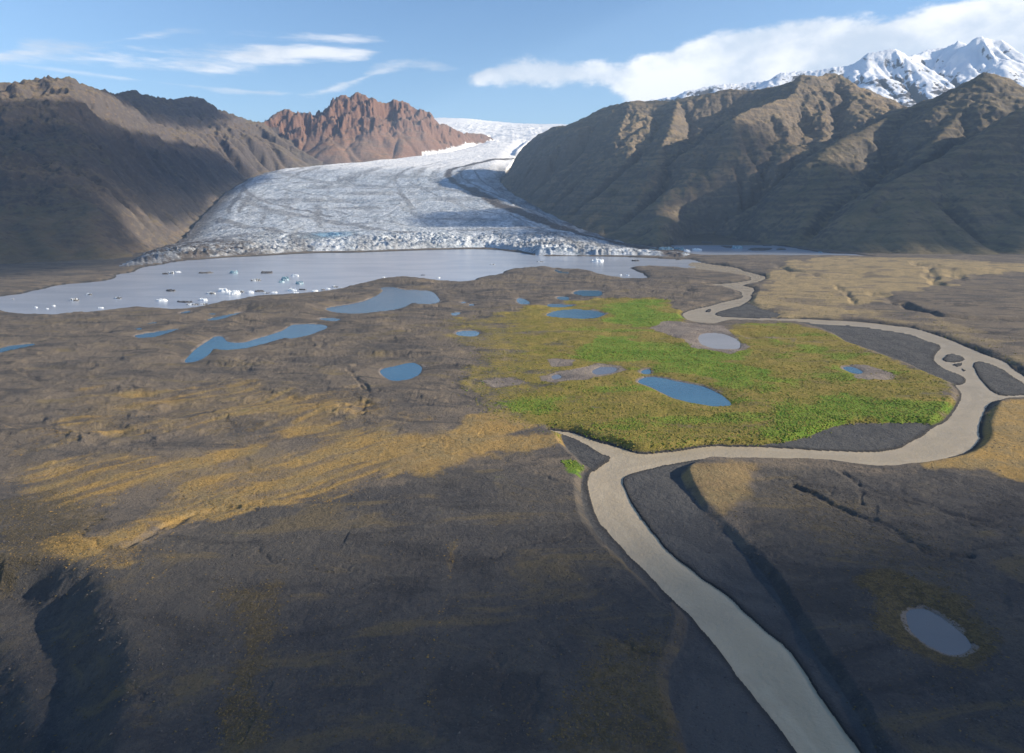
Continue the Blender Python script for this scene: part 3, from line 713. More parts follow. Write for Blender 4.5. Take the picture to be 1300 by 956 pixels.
def ground_mat():
    t = NT('ground')
    green, yel, gold, tan_ = t.attr('m1'); grav_, mud_, tuft_, mor_ = t.attr('m2')
    big = t.noise(.012, 5, .6); mid = t.noise(.055, 8, .68); fine = t.noise(.33, 7, .72); vf = t.noise(1.6, 6, .7)
    st = t.noise(.03, 8, .66, t.pos(.55, 1.3, 1), 1.0)
    def blend(m, n, amt=1.0, w=.12):
        return t.rng(t.math('ADD', m, t.math('MULTIPLY', t.math('SUBTRACT', n, .5), amt)), .5 - w, .5 + w)
    mx_ = t.math('ADD', t.math('MULTIPLY', mid, .55), t.math('MULTIPLY', fine, .45))
    c = t.mix(t.rng(big, .36, .64), (.130, .112, .095), (.175, .145, .115))
    c = t.mix(t.math('MULTIPLY', t.rng(mid, .48, .64), .7), c, (.215, .172, .125))
    c = t.mix(t.math('MULTIPLY', t.rng(st, .54, .66), t.math('ADD', .25, t.math('MULTIPLY', mor_, .30))), c, (.20, .155, .075))
    c = t.mix(t.math('MULTIPLY', t.rng(st, .47, .37), .75), c, (.064, .061, .062))
    c = t.mix(t.rng(t.noise(.018, 6, .62, t.pos(.7, 1.3, 1), .8), .50, .62, 0, .7), c, (.080, .076, .076))
    sand_shade = t.attr('m3')[0]  # dark sand, with part of the foreground's cloud shade put into its colour
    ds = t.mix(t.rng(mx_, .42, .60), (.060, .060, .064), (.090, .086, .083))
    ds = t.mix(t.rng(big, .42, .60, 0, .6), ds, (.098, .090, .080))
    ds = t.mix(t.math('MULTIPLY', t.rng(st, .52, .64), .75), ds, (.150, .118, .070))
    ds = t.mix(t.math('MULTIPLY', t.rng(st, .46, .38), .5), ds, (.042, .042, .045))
    c = t.mix(t.math('MULTIPLY', blend(sand_shade, mx_, 1.2, .4), .9), c, ds)
    tn = t.mix(t.rng(mx_, .40, .60), (.41, .31, .16), (.26, .205, .122))
    c = t.mix(t.math('MULTIPLY', blend(tan_, mx_, 1.4, .25), .9), c, tn)
    gd_ = t.mix(t.rng(mx_, .40, .60), (.42, .265, .080), (.29, .215, .10))
    c = t.mix(t.math('MULTIPLY', blend(gold, mx_, 1.6, .38), .85), c, gd_)
    yl = t.mix(t.rng(mx_, .42, .58), (.190, .170, .034), (.285, .215, .060))
    yl = t.mix(t.math('MULTIPLY', t.rng(st, .53, .64), .65), yl, (.150, .118, .062))
    yl = t.mix(t.rng(fine, .52, .66, 0, .6), yl, (.125, .130, .024))
    c = t.mix(blend(yel, mx_, 1.7, .22), c, yl)
    gr = t.mix(t.rng(mx_, .40, .58), (.098, .205, .018), (.195, .255, .034))
    gr = t.mix(t.rng(fine, .50, .64, 0, .75), gr, (.066, .122, .015))
    c = t.mix(t.math('MULTIPLY', blend(green, mx_, 2.2, .3), .95), c, gr)
    tf = t.mix(t.rng(fine, .4, .6), (.19, .135, .05), (.085, .068, .04))
    c = t.mix(t.math('MULTIPLY', blend(tuft_, t.math('ADD', t.math('MULTIPLY', fine, .6), t.math('MULTIPLY', vf, .4)), 2.6, .25), .85), c, tf)
    c = t.mix(blend(mud_, mx_, .8, .15), c, t.mix(t.rng(mid, .4, .6), (.19, .16, .14), (.26, .22, .185)))
    gv = t.mix(t.rng(t.noise(.05, 6, .6, t.pos(1, .6, 1), 1.5), .42, .6), (.096, .095, .094), (.072, .073, .076))
    gv = t.mix(t.rng(vf, .52, .70, 0, .5), gv, (.13, .13, .13))
    c = t.mix(t.rng(grav_, .35, .65), c, gv)
    c = t.mix(t.math('MULTIPLY', t.rng(vf, .55, .72, 0, .55), t.math('SUBTRACT', 1., t.math('MULTIPLY', grav_, .7))), c, t.mix(t.rng(fine, .4, .6), (.20, .18, .16), (.17, .135, .08)))
    c = t.mix(t.math('MULTIPLY', t.rng(vf, .46, .32, 0, .75), t.math('SUBTRACT', 1., t.math('MULTIPLY', grav_, .7))), c, (.045, .042, .042))
    c = t.mix(t.attr('m3')[1], c, (.045, .043, .042))
    hgt = t.math('ADD', t.math('MULTIPLY', fine, 2.2), t.math('MULTIPLY', vf, .6))
    hgt = t.math('ADD', hgt, t.math('MULTIPLY', mid, 3.2))
    t.bump(hgt, 1.0, .75)
    return t.out(c)

def mountain_mat(name, pal, veg=.5, red=0, snow_=None, strata=.5):
    t = NT(name)
    nz = t.sep(t.geo.outputs['Normal'])[2]
    p = t.sep(t.geo.outputs['Position'])
    big = t.noise(.0022, 5); mid = t.noise(.009, 9, .66); fine = t.noise(.05, 8, .7)
    # strata: bands in height, wavering slowly
    zz = t.math('ADD', t.math('MULTIPLY', p[2], 1.0), t.math('MULTIPLY', t.noise(.003, 3), 60))
    cv = t.n.new('ShaderNodeCombineXYZ'); t.lk(t.math('MULTIPLY', p[0], .0016), cv.inputs[0]); t.lk(t.math('MULTIPLY', p[1], .0016), cv.inputs[1]); t.lk(t.math('MULTIPLY', zz, .055), cv.inputs[2])
    band = t.noise(1., 4, .6, cv.outputs[0])
    c = t.mix(t.rng(big, .38, .62), pal[0], pal[1])
    c = t.mix(t.rng(mid, .40, .66, 0, .8), c, pal[2])
    c = t.mix(t.math('MULTIPLY', t.rng(band, .45, .62), strata), c, pal[3])
    steep = t.rng(t.math('ADD', nz, t.math('MULTIPLY', t.math('SUBTRACT', fine, .5), .6)), .84, .60)
    c = t.mix(t.math('MULTIPLY', steep, .8), c, pal[4])
    if veg:
        gentle = t.rng(t.math('ADD', nz, t.math('MULTIPLY', t.math('SUBTRACT', mid, .5), .35)), .78, .93)
        vg = t.mix(t.rng(mid, .4, .6), (.26, .19, .075), (.15, .13, .06))
        c = t.mix(t.math('MULTIPLY', gentle, veg), c, vg)
    c = t.mix(t.rng(fine, .5, .72, 0, .5), c, pal[5])
    c = t.mix(t.rng(fine, .45, .30, 0, .65), c, tuple(q * .55 for q in pal[4]))
    if snow_ is not None:
        sn = t.math('ADD', t.math('MULTIPLY', t.math('SUBTRACT', p[2], snow_), .0022), t.math('MULTIPLY', t.math('SUBTRACT', nz, .79), 5.0))
        sn = t.math('ADD', sn, t.math('MULTIPLY', t.math('SUBTRACT', t.noise(.006, 7, .64), .5), 4.6))
        c = t.mix(t.rng(sn, -.1, .25), c, (.80, .83, .88))
    hgt = t.math('ADD', t.math('MULTIPLY', mid, 10), t.math('ADD', t.math('MULTIPLY', fine, 3.2), t.math('MULTIPLY', band, 7.0 * strata)))
    t.bump(hgt, 1.4, .9)
    return t.out(c)

def ice_mat():
    t = NT('glacier_ice')
    dirt_, blue_, snow_, pt = t.attr('g1')
    mid = t.noise(.03, 7, .68); fine = t.noise(.11, 8, .72); str_ = t.noise(.02, 5, .6, t.pos(1.6, .25, 1), .5)
    c = t.mix(t.rng(str_, .38, .62), (.62, .66, .70), (.40, .445, .50))
    cr = t.noise(.045, 8, .74, t.pos(.6, 1.5, 1), 1.8)
    c = t.mix(t.math('MULTIPLY', t.rng(cr, .505, .60, 0, .9), t.math('SUBTRACT', 1.0, t.math('MULTIPLY', snow_, .8))), c, (.11, .13, .165))
    cr2 = t.noise(.028, 7, .66, t.pos(.40, 2.3, 1), .9)
    c = t.mix(t.math('MULTIPLY', t.rng(cr2, .53, .60, 0, .75), t.math('MULTIPLY', t.rng(pt, .05, .6, .35, 1.), t.math('SUBTRACT', 1.0, snow_))), c, (.12, .18, .25))
    c = t.mix(t.rng(fine, .47, .34, 0, .85), c, (.84, .86, .88))
    c = t.mix(t.math('MULTIPLY', blue_, t.rng(mid, .3, .6, .45, 1.)), c, (.13, .31, .47))
    c = t.mix(t.math('MULTIPLY', snow_, t.rng(mid, .2, .5, .75, 1)), c, (.82, .82, .82))
    dd_ = t.math('MULTIPLY', dirt_, t.rng(fine, .28, .55, .65, 1.15), clamp=True)
    c = t.mix(dd_, c, t.mix(t.rng(mid, .4, .6), (.075, .068, .066), (.115, .10, .092)))
    t.b.inputs['Roughness'].default_value = .7
    t.bump(t.math('ADD', t.math('MULTIPLY', mid, 8), t.math('MULTIPLY', fine, 5)), 1., .9)
    return t.out(c)

def water_mat(name, c0, c1, rough, wave, wscale, spec=.5, sy=1.):
    t = NT(name)
    n = t.noise(.012, 4, .55, t.pos(.5, 1.4, 1), .6)
    t.b.inputs['Roughness'].default_value = rough; t.b.inputs['Specular IOR Level'].default_value = spec
    t.b.inputs['IOR'].default_value = 1.333
    w = t.noise(wscale, 4, .6, t.pos(1, sy, 1))
    t.bump(w, wave, 1.)
    return t.out(t.mix(t.rng(n, .35, .65), c0, c1))

MAT_G = ground_mat()
#              base a                base b               patch               strata             steep rock          speck
PAL_L = [(.120, .096, .080), (.158, .120, .088), (.140, .115, .078), (.095, .085, .082), (.080, .073, .074), (.20, .17, .13)]
PAL_M = [(.205, .130, .098), (.250, .140, .085), (.170, .122, .102), (.120, .096, .096), (.165, .095, .070), (.27, .185, .13)]
PAL_R = [(.230, .178, .122), (.285, .212, .132), (.170, .145, .100), (.115, .100, .088), (.130, .112, .096), (.26, .21, .15)]
PAL_N = [(.180, .148, .104), (.225, .172, .108), (.130, .112, .080), (.085, .078, .072), (.090, .084, .078), (.23, .19, .125)]
PAL_S = [(.085, .080, .082), (.10, .092, .09), (.075, .07, .075), (.06, .06, .065), (.075, .07, .072), (.14, .13, .13)]
mats = {2: mountain_mat('rock_left', PAL_L, .22), 3: mountain_mat('rock_red', PAL_M, .15, strata=.35), 4: mountain_mat('rock_right', PAL_R, .3, strata=.75),
        5: mountain_mat('rock_near_right', PAL_N, .32, strata=.7), 6: mountain_mat('rock_snow', PAL_S, 0, snow_=1300., strata=.5), 8: mountain_mat('scree', PAL_L, .2)}
ICE = ice_mat()

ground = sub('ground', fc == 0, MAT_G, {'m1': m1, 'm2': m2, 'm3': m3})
glacier = sub('glacier', fc == 1, ICE, {'g1': g1c})
for cid, nm in ((2, 'mountain'), (3, 'mountain'), (4, 'mountain'), (5, 'mountain'), (6, 'mountain'), (8, 'moraine')):
    if (fc == cid).any():
        sub(nm, fc == cid, mats[cid])

wl = (np.minimum(lake_d, river_d) < 12)
lakef = (lake_d <= river_d)
qf = quads[:, 0]
anyw = wl[quads].any(1)
lk = lakef[qf]
sub('lake', anyw & lk, water_mat('lake_water', (.34, .375, .44), (.40, .43, .485), .2, .30, .25, .5), z=0.0)
wdat = cols(x.size); wdat[:, 0] = np.clip(-river_d / 14, 0, 1)
wdat[:, 1] = .5 + .5 * np.sin(river_d * .9 + 5 * fbm(x / 30, y / 30, 3, 951)) * sstep(-.2, .3, fbm(x / 45, y / 45, 3, 953))
def river_mat():
    t = NT('river_water'); d_, st_, _, _ = t.attr('wd')
    t.b.inputs['Roughness'].default_value = .2; t.b.inputs['Specular IOR Level'].default_value = .5; t.b.inputs['IOR'].default_value = 1.333
    n = t.noise(.05, 6, .62)
    c = t.mix(t.rng(d_, .0, .5), (.45, .365, .245), (.40, .325, .215))
    c = t.mix(t.math('MULTIPLY', t.rng(st_, .5, 1.), .35), c, (.49, .41, .285))
    c = t.mix(t.rng(n, .45, .65, 0, .5), c, (.35, .285, .19))
    t.bump(t.math('ADD', t.noise(.6, 5, .65), t.math('MULTIPLY', t.noise(.06, 3), 2.)), .32, 1.)
    return t.out(c)
sub('river', anyw & ~lk, river_mat(), {'wd': wdat}, z=0.0)
PM = {'blue': water_mat('pond_water', (.030, .115, .20), (.045, .14, .225), .12, .16, .5), 'silt': water_mat('silty_pond_water', (.30, .30, .31), (.34, .33, .34), .2, .1, .6),
      'grey': water_mat('grey_pond_water', (.13, .135, .14), (.17, .17, .175), .2, .05, .8), 'mud': water_mat('shallow_pond_water', (.09, .10, .13), (.12, .12, .14), .15, .05, .8)}
for i, P in enumerate(PONDS):
    fm = ((pond_id == i) & (pond_d < 2.5))[quads].all(1)
    if fm.any():
        sub('pond', fm, PM[MILKY.get(i, 'blue')], z=PZ)

def height_at(px_, py_):
    """nearest terrain height"""
    a = math.atan2(px_, py_); rr_ = math.hypot(px_, py_)
    j = int(np.clip(np.searchsorted(az, a), 0, nC - 1)); i = int(np.clip(np.searchsorted(rr, rr_), 0, nR - 1))
    return float(hg[i, j])

# ------------------------------------------------------------------ scattered ground cover
rng_ = np.random.default_rng(11)
def grid_at(arr, xs, ys):
    a = np.arctan2(xs, ys); q = np.hypot(xs, ys)
    j = np.clip(np.searchsorted(az, a), 0, nC - 1); i = np.clip(np.searchsorted(rr, q), 0, nR - 1)
    return arr.reshape(shp + arr.shape[1:])[i, j]
def blob_template(kind):
    if kind == 'bush':
        import bmesh
        bm = bmesh.new(); bmesh.ops.create_icosphere(bm, subdivisions=1, radius=1.0)
        v = np.array([p.co[:] for p in bm.verts]); f = np.array([[q.index for q in p.verts] for p in bm.faces]); bm.free()
        return v, f
    v = np.array([(1, 0, 0), (0, 1, 0), (-1, 0, 0), (0, -1, 0), (0, 0, 1), (0, 0, -1)], float)
    f = np.array([(0, 1, 4), (1, 2, 4), (2, 3, 4), (3, 0, 4), (1, 0, 5), (2, 1, 5), (3, 2, 5), (0, 3, 5)])
    return v, f
def scatter(name, n, region, weight, smin, smax, flat, kind, mat, power=2.0):
    """n blobs dropped where weight(x,y) is high; region in (azimuth, distance)"""
    px_ = rng_.uniform(*region[0], n * 6); py_ = rng_.uniform(*region[1], n * 6)
    b = (CY - py_) / F; t = -H / (-SP + b * CP)
    xs = (px_ - CX) / F * t; ys = (CP + b * SP) * t
    wgt = weight(xs, ys)
    keep = (rng_.random(xs.size) < wgt) & (grid_at(np.minimum(np.minimum(pond_d, lake_d), river_d), xs, ys) > .8)
    xs, ys = xs[keep][:n], ys[keep][:n]
    zs = grid_at(h, xs, ys)
    k = xs.size
    v0, f0 = blob_template(kind)
    s = smin + (smax - smin) * rng_.random(k) ** power
    th = rng_.random(k) * 6.283
    jit = 1 + .38 * (rng_.random((k, len(v0))) - .5) * 2
    V_ = v0[None] * jit[..., None] * s[:, None, None]
    V_[..., 2] *= flat
    c_, s_ = np.cos(th)[:, None], np.sin(th)[:, None]
    st_ = (1 + .5 * rng_.random(k))[:, None]
    xx = V_[..., 0] * c_ * st_ - V_[..., 1] * s_; yy = V_[..., 0] * s_ * st_ + V_[..., 1] * c_
    P_ = np.stack([xx + xs[:, None], yy + ys[:, None], V_[..., 2] + (zs + s * flat * .25)[:, None]], -1).reshape(-1, 3)
    F_ = (f0[None] + (np.arange(k) * len(v0))[:, None, None]).reshape(-1, 3)
    rc = np.repeat(rng_.random((k, 1)), len(v0), 0); rc2 = np.repeat(rng_.random((k, 1)), len(v0), 0)
    o = mesh_from(name, P_, F_, mat, {'rnd': np.concatenate([rc, rc2, rc, rc], 1)}, smooth=(kind == 'bush'))
    o['kind'] = 'stuff'
    return o
def cover_mat(name, a_, b_, c_):
    t = NT(name); r1, r2, _, _ = t.attr('rnd')
    n = t.noise(1.1, 4, .7)
    c = t.mix(r1, a_, b_); c = t.mix(t.math('MULTIPLY', t.rng(r2, .6, 1.), .9), c, c_)
    return t.out(t.mix(t.rng(n, .42, .62, 0, .5), c, tuple(q * .55 for q in a_)))
wm1 = lambda i: (lambda xs, ys: grid_at(m1[:, i], xs, ys))
scatter('birch_scrub', 15000, ((560, 1260), (372, 600)), lambda xs, ys: np.clip(grid_at(m1[:, 0], xs, ys) * 1.0 + .10 * grid_at(m1[:, 1], xs, ys) * sstep(.0, .3, fbm(xs / 30, ys / 30, 3, 801)), 0, 1),
        .18, .62, .45, 'bush', cover_mat('scrub_leaves', (.10, .185, .020), (.19, .255, .034), (.23, .23, .05)))
scatter('grass_tussocks', 17000, ((540, 1300), (372, 640)), lambda xs, ys: grid_at(m1[:, 1], xs, ys) * .7 + .5 * grid_at(m1[:, 3], xs, ys), .2, .75, .55, 'oct', cover_mat('tussock_grass', (.21, .185, .04), (.29, .23, .062), (.125, .16, .027)))
scatter('dry_grass', 26000, ((-40, 800), (490, 960)), lambda xs, ys: grid_at(m1[:, 2], xs, ys) * .6,   .12, .45, .4, 'oct', cover_mat('dry_grass_blades', (.30, .19, .065), (.22, .155, .065), (.15, .105, .05)))
scatter('withered_heath', 22000, ((-40, 1340), (590, 960)), lambda xs, ys: np.clip(grid_at(m2[:, 2], xs, ys) * .9 + .035, 0, 1) * (1 - grid_at(m2[:, 0], xs, ys)), .10, .40, .4, 'oct', cover_mat('heath_stems', (.15, .11, .055), (.085, .075, .045), (.19, .14, .07)), 2.6)
scatter('stones', 19000, ((-60, 1360), (345, 960)), lambda xs, ys: .15 + .85 * sstep(.0, .35, fbm(xs / 55, ys / 40, 3, 811)) * (1 - grid_at(m1[:, 1], xs, ys)) * (1 - grid_at(m2[:, 0], xs, ys)), .10, .42, .6, 'oct', cover_mat('stone', (.075, .070, .068), (.11, .10, .095), (.14, .13, .12)), 5.0)

# ------------------------------------------------------------------ icebergs
def berg_mat(name, a_, b_, c_, thr):
    t = NT(name)
    tc_ = t.n.new('ShaderNodeTexCoord')
    n = t.noise(.35, 6, .65, tc_.outputs['Object']); f_ = t.noise(1.6, 5, .7, tc_.outputs['Object'])
    c = t.mix(t.rng(f_, .35, .65), a_, b_)
    c = t.mix(t.rng(n, thr, thr + .08), c, c_)
    t.b.inputs['Roughness'].default_value = .6
    t.bump(f_, .5, .7)
    return t.out(c)
BM = {'w': berg_mat('white_ice', (.82, .84, .86), (.70, .76, .80), (.45, .50, .54), .60),
      'm': berg_mat('dirty_ice', (.78, .80, .82), (.60, .66, .70), (.10, .10, .105), .46),
      'd': berg_mat('debris_ice', (.09, .088, .09), (.14, .135, .135), (.45, .49, .52), .62),
      't': berg_mat('blue_ice', (.20, .36, .44), (.10, .19, .25), (.55, .63, .68), .52)}
BERGS = [
 (46, 390.5, 4.5, .5, 'w', 'small rounded white iceberg, leftmost of three bright ones near the left shore'),
 (60, 392.3, 4.5, .35, 'w', 'small low white iceberg between two others close to the left near shore'),
 (68, 388.6, 5, .4, 'w', 'small white iceberg, rightmost and farthest of the three near the left shore'),
 (16, 379.8, 4.5, .25, 'm', 'faint grey iceberg alone at the far left end of the lake'),
 (94.6, 382, 12, .42, 'm', 'white iceberg with dark left flank, right of three small ones by the shore'),
 (113.5, 374.6, 9, .4, 'm', 'white iceberg with dark low tail, farther out than the dark flanked one'),
 (150, 379, 11, .32, 'm', 'broken white iceberg with dark gaps alone in the left half of the lake'),
 (128, 391.2, 8, .26, 'w', 'low flat white iceberg close to the left near shore below the broken one'),
 (217, 369.7, 14, .25, 'd', 'dark debris covered iceberg with a white right end in open water left of the pack'),
 (205.5, 382, 16, .26, 'w', 'long low white slab of ice left of the dark curved bar'),
 (236, 383.6, 25, .1, 'd', 'long thin dark curved bar of debris ice low in the water near the shore'),
 (258.5, 381.4, 12, .38, 'w', 'bright white block standing at the right end of the dark curved bar'),
 (245, 387, 18, .15, 'm', 'flat dark and white floe closest to the shore below the dark curved bar'),
 (258, 386.8, 11, .25, 'm', 'dirty white floe just right of the flat one below the dark curved bar'),
 (210, 348.2, 10, .3, 'd', 'dark blunt iceberg at the left of the far cluster under the dark moraine'),
 (217.5, 347.4, 9, .55, 'm', 'taller dark and white iceberg in the far cluster under the dark moraine'),
 (226, 345.6, 8, .25, 'w', 'small white iceberg at the right of the far cluster under the dark moraine'),
 (262, 346.8, 20, .14, 'd', 'long dark floe of debris ice left of a blue iceberg far out on the lake'),
 (297, 347, 12, .45, 't', 'single teal blue iceberg far out between two dark floes'),
 (339, 346.8, 18, .22, 'd', 'thick dark debris floe right of the single teal iceberg'),
 (325, 356.6, 13, .32, 'm', 'white and grey iceberg in mid lake left of the teal pinnacles'),
 (362, 355.6, 13, .62, 't', 'tall dark teal pinnacled iceberg in the middle of the lake'),
 (357.5, 358.6, 8, .5, 't', 'smaller dark teal iceberg at the near left foot of the tall pinnacled one'),
 (374.6, 350.8, 12, .36, 'w', 'white crumbled iceberg behind the tall teal pinnacled one'),
 (380, 360.6, 11, .5, 't', 'teal and white iceberg right of and nearer than the tall pinnacled one'),
 (268, 373, 14, .26, 'm', 'grey and white floe at the left end of the white ice pack by the shore'),
 (284, 370, 15, .42, 'w', 'broad bright white iceberg at the back left of the ice pack by the shore'),
 (297, 373.4, 18, .42, 'w', 'largest bright white iceberg at the front of the ice pack by the shore'),
 (306, 371.2, 10, .4, 'm', 'dirty white block right behind the largest white one of the ice pack'),
 (318, 372, 9, .5, 'w', 'upright white block in the middle of the ice pack by the shore'),
 (329.6, 370.2, 15, .2, 'd', 'dark debris floe in the middle of the ice pack by the shore'),
 (338, 372.4, 9, .22, 'm', 'low dirty white floe in front of the dark one in the ice pack'),
 (348, 371.8, 9, .26, 'w', 'small white floe at the gap right of the dark one in the ice pack'),
 (371, 369.4, 13, .4, 'w', 'white iceberg at the left of the eastern pieces near the sandy shore'),
 (384, 368, 12, .18, 'd', 'dark floe between two white icebergs near the sandy shore'),
 (376, 372.4, 9, .25, 'w', 'small white floe lying against the sandy shore under a larger white one'),
 (400, 370, 9, .35, 'w', 'compact white iceberg right of the dark floe near the sandy shore'),
 (409, 368.4, 8, .3, 'm', 'grey and white iceberg, next to last but one in the row along the sandy shore'),
 (416, 366.8, 7, .25, 'w', 'thin white floe in the row along the sandy shore before its right end'),
 (425, 364.8, 9, .3, 'm', 'dirty iceberg farthest out at the right end of the row along the shore'),
 (435, 366.2, 6, .22, 'w', 'last tiny white floe at the right end of the row along the shore'),
 (537, 349.4, 7, .16, 'd', 'small dark floe alone beyond the dark rounded shore hill'),
 (557, 353, 4.5, .35, 'w', 'tiny white iceberg right beside the dark rounded shore hill'),
 (487, 352.3, 3.5, .4, 'w', 'tiny white iceberg left of the dark rounded shore hill'),
 (624.6, 335.8, 8, .14, 'm', 'thin grey floe in mid lake before the ice cliff, left of the dark headland'),
 (685.5, 332.6, 10, .16, 'm', 'faint grey floe straight behind the dark headland'),
 (708, 324.4, 24, .12, 'd', 'long dark raft of debris at the foot of the ice front, left of its twin'),
 (738, 325.2, 14, .2, 'd', 'shorter dark raft of debris at the foot of the ice front'),
 (759, 332.4, 17, .34, 'w', 'white iceberg drifting alone off the right part of the ice front'),
 (807, 331.6, 11, .24, 'd', 'dark brown floe right of the lone white iceberg off the ice front'),
 (788, 349.4, 3.5, .7, 'w', 'tiny white iceberg, left of two in the bay of the headland'),
 (797, 349.8, 4.5, .6, 'w', 'tiny upright white iceberg, right of two in the bay of the headland'),
 (828, 318.6, 12, .3, 't', 'pale blue broken ice block at the left of the stranded blue ice'),
 (845, 318.4, 22, .34, 't', 'largest bright blue stranded ice block near the river outlet'),
 (862, 317.6, 14, .42, 't', 'blue ice block at the right of the largest stranded one'),
 (872, 319.4, 9, .85, 'w', 'tall white ice tower right of the stranded blue ice by the river outlet'),
 (885, 318, 13, .3, 'w', 'low white ice ridge just right of the tall white ice tower'),
 (861.5, 330, 9, .2, 'd', 'small dark floe near the mouth of the river outlet'),
 (847, 327, 10, .26, 'w', 'low white floe at the right tip of the ice front by the outlet'),
 (936, 315.4, 16, .34, 't', 'pale blue and white iceberg in the narrow lagoon under the mountain'),
 (963, 318, 21, .18, 'd', 'long dark floe on the near side of the narrow lagoon'),
 (974, 312.2, 13, .2, 'd', 'dark floe at the far side of the narrow lagoon under the mountain'),
 (897, 308.6, 16, .2, 'd', 'dark floe at the left end of the narrow lagoon under the mountain'),
 (991, 317.2, 14, .22, 'd', 'dark floe at the right of the long one in the narrow lagoon'),
 (1041.5, 320.4, 6, .3, 't', 'small pale blue iceberg at the far right end of the narrow lagoon')]
def iceberg(px_, py_, wpx, tall, kind, label, seed):
    import bmesh
    bx, by = on_plane(px_, py_, 0)
    rad_ = .86 * wpx * by / F / 2
    asp = {'w': .55, 'm': .6, 'd': .5, 't': .65}[kind]
    bm = bmesh.new(); bmesh.ops.create_icosphere(bm, subdivisions=4 if wpx > 9 else 3, radius=1.0)
    co_ = np.array([v.co[:] for v in bm.verts])
    f_ = np.array([[q.index for q in p.verts] for p in bm.faces]); bm.free()
    a, b, c = co_.T
    fl = np.round((a * 2.0 + 3.1 * seed) * 1.1) * .0
    n1 = fbm(a * 1.6 + seed * 5.3, b * 1.6 + c * .8, 3, 900 + seed)
    n2 = ridged(a * 2.6 + seed * 1.7, b * 2.6 + c * .7, 3, 930 + seed)
    r_ = 1 + .38 * n1
    xx = a * r_; yy = b * r_ * 1.0
    up_ = np.where(c > 0, c ** .7, 0)
    tall = min(tall, .5)
    zz = np.minimum(up_ * 1.25, .8) * (tall * .55 + tall * 1.3 * np.clip(n2 - .35, 0, 1) + .35 * tall * n1) * .85
    # break the top into tilted blocks
    zz = zz * (1 + .30 * np.sign(pn(a * 2.2 + seed, b * 2.2, 960 + seed)))
    zz = np.where(c <= 0, c * .25 * tall - .02, zz)
    P_ = np.stack([xx * rad_, yy * rad_ * asp, zz * rad_ * 1.5], -1)
    o = mesh_from('iceberg', P_, f_, BM[kind], smooth=False)
    o.location = (bx, by, 0); o.rotation_euler = (0, 0, random.uniform(-.35, .35))
    o['label'] = label; o['category'] = 'iceberg'; o['group'] = 'icebergs drifting on the glacier lake'
    return o
for i, b_ in enumerate(BERGS):
    iceberg(*b_, i)


# ------------------------------------------------------------------ sun, sky, haze
SUN_AZ, SUN_EL = R(97), R(22.5)
sd = Vector((math.sin(SUN_AZ) * math.cos(SUN_EL), math.cos(SUN_AZ) * math.cos(SUN_EL), math.sin(SUN_EL)))
sun = bpy.data.lights.new('sun', 'SUN'); sun.energy = 5.0; sun.angle = R(.53); sun.color = (1, .87, .68)
so = bpy.data.objects.new('sun', sun); col.objects.link(so)
so.rotation_euler = sd.to_track_quat('Z', 'Y').to_euler(); so.location = sd * 3000

w = bpy.data.worlds.new('World'); sc.world = w; w.use_nodes = True
nt = w.node_tree; N = nt.nodes; L = nt.links
bg = N['Background']; wo = N['World Output']
sky = N.new('ShaderNodeTexSky'); sky.sky_type = 'NISHITA'; sky.sun_disc = False; sky.sun_elevation = SUN_EL; sky.sun_rotation = SUN_AZ
sky.altitude = 100; sky.air_density = 1.0; sky.dust_density = .15; sky.ozone_density = 4.0
bg.inputs['Strength'].default_value = .105
L.new(sky.outputs[0], bg.inputs['Color'])
def wm(op, a, b=0., c=None, clamp=False):
    n = N.new('ShaderNodeMath'); n.operation = op; n.use_clamp = clamp
    for i, q in enumerate((a, b) if c is None else (a, b, c)):
        if isinstance(q, (int, float)): n.inputs[i].default_value = q
        else: L.new(q, n.inputs[i])
    return n.outputs[0]
tc = N.new('ShaderNodeTexCoord'); sp = N.new('ShaderNodeSeparateXYZ'); L.new(tc.outputs['Generated'], sp.inputs[0])
azn = wm('ARCTAN2', sp.outputs[0], sp.outputs[1]); eln = wm('ARCSINE', sp.outputs[2])
azc = wm('MULTIPLY_ADD', azn, 1 / 3.0, .5)            # az -1.5..1.5 -> 0..1
def azel(px, py):
    d = Vector(ray(px, py)).normalized()
    return math.atan2(d.x, d.y), math.asin(d.z)
def curve(pts):
    n = N.new('ShaderNodeFloatCurve'); L.new(azc, n.inputs['Value'])
    cu = n.mapping.curves[0]
    pts = sorted(pts)
    while len(cu.points) < len(pts): cu.points.new(.5, .5)
    for p, (a, v) in zip(cu.points, pts):
        p.location = (a / 3.0 + .5, v); p.handle_type = 'VECTOR'
    n.mapping.use_clip = False
    n.mapping.update()
    return n.outputs[0]
def wnoise(scale, det, rough, sx, sz, seed):
    cb = N.new('ShaderNodeCombineXYZ'); L.new(wm('MULTIPLY', azn, sx), cb.inputs[0]); L.new(wm('MULTIPLY', eln, sz), cb.inputs[1]); cb.inputs[2].default_value = seed
    n = N.new('ShaderNodeTexNoise'); n.inputs['Scale'].default_value = scale; n.inputs['Detail'].default_value = det; n.inputs['Roughness'].default_value = rough
    L.new(cb.outputs[0], n.inputs['Vector']); return n.outputs[0]
def wrng(v, a, b, c=0., d=1.):
    n = N.new('ShaderNodeMapRange'); n.interpolation_type = 'SMOOTHSTEP'; L.new(v, n.inputs[0])
    for i, q in enumerate((a, b, c, d)): n.inputs[i + 1].default_value = q
    return n.outputs[0]
top = curve([(-1.5, .0), (azel(540, 100)[0], 0.)] + [azel(*p) for p in ((592, 95), (640, 78), (700, 74), (800, 76), (860, 55), (920, 42), (1000, 28), (1130, 18), (1210, 2), (1300, -25))] + [(1.2, .45), (1.5, .4)])
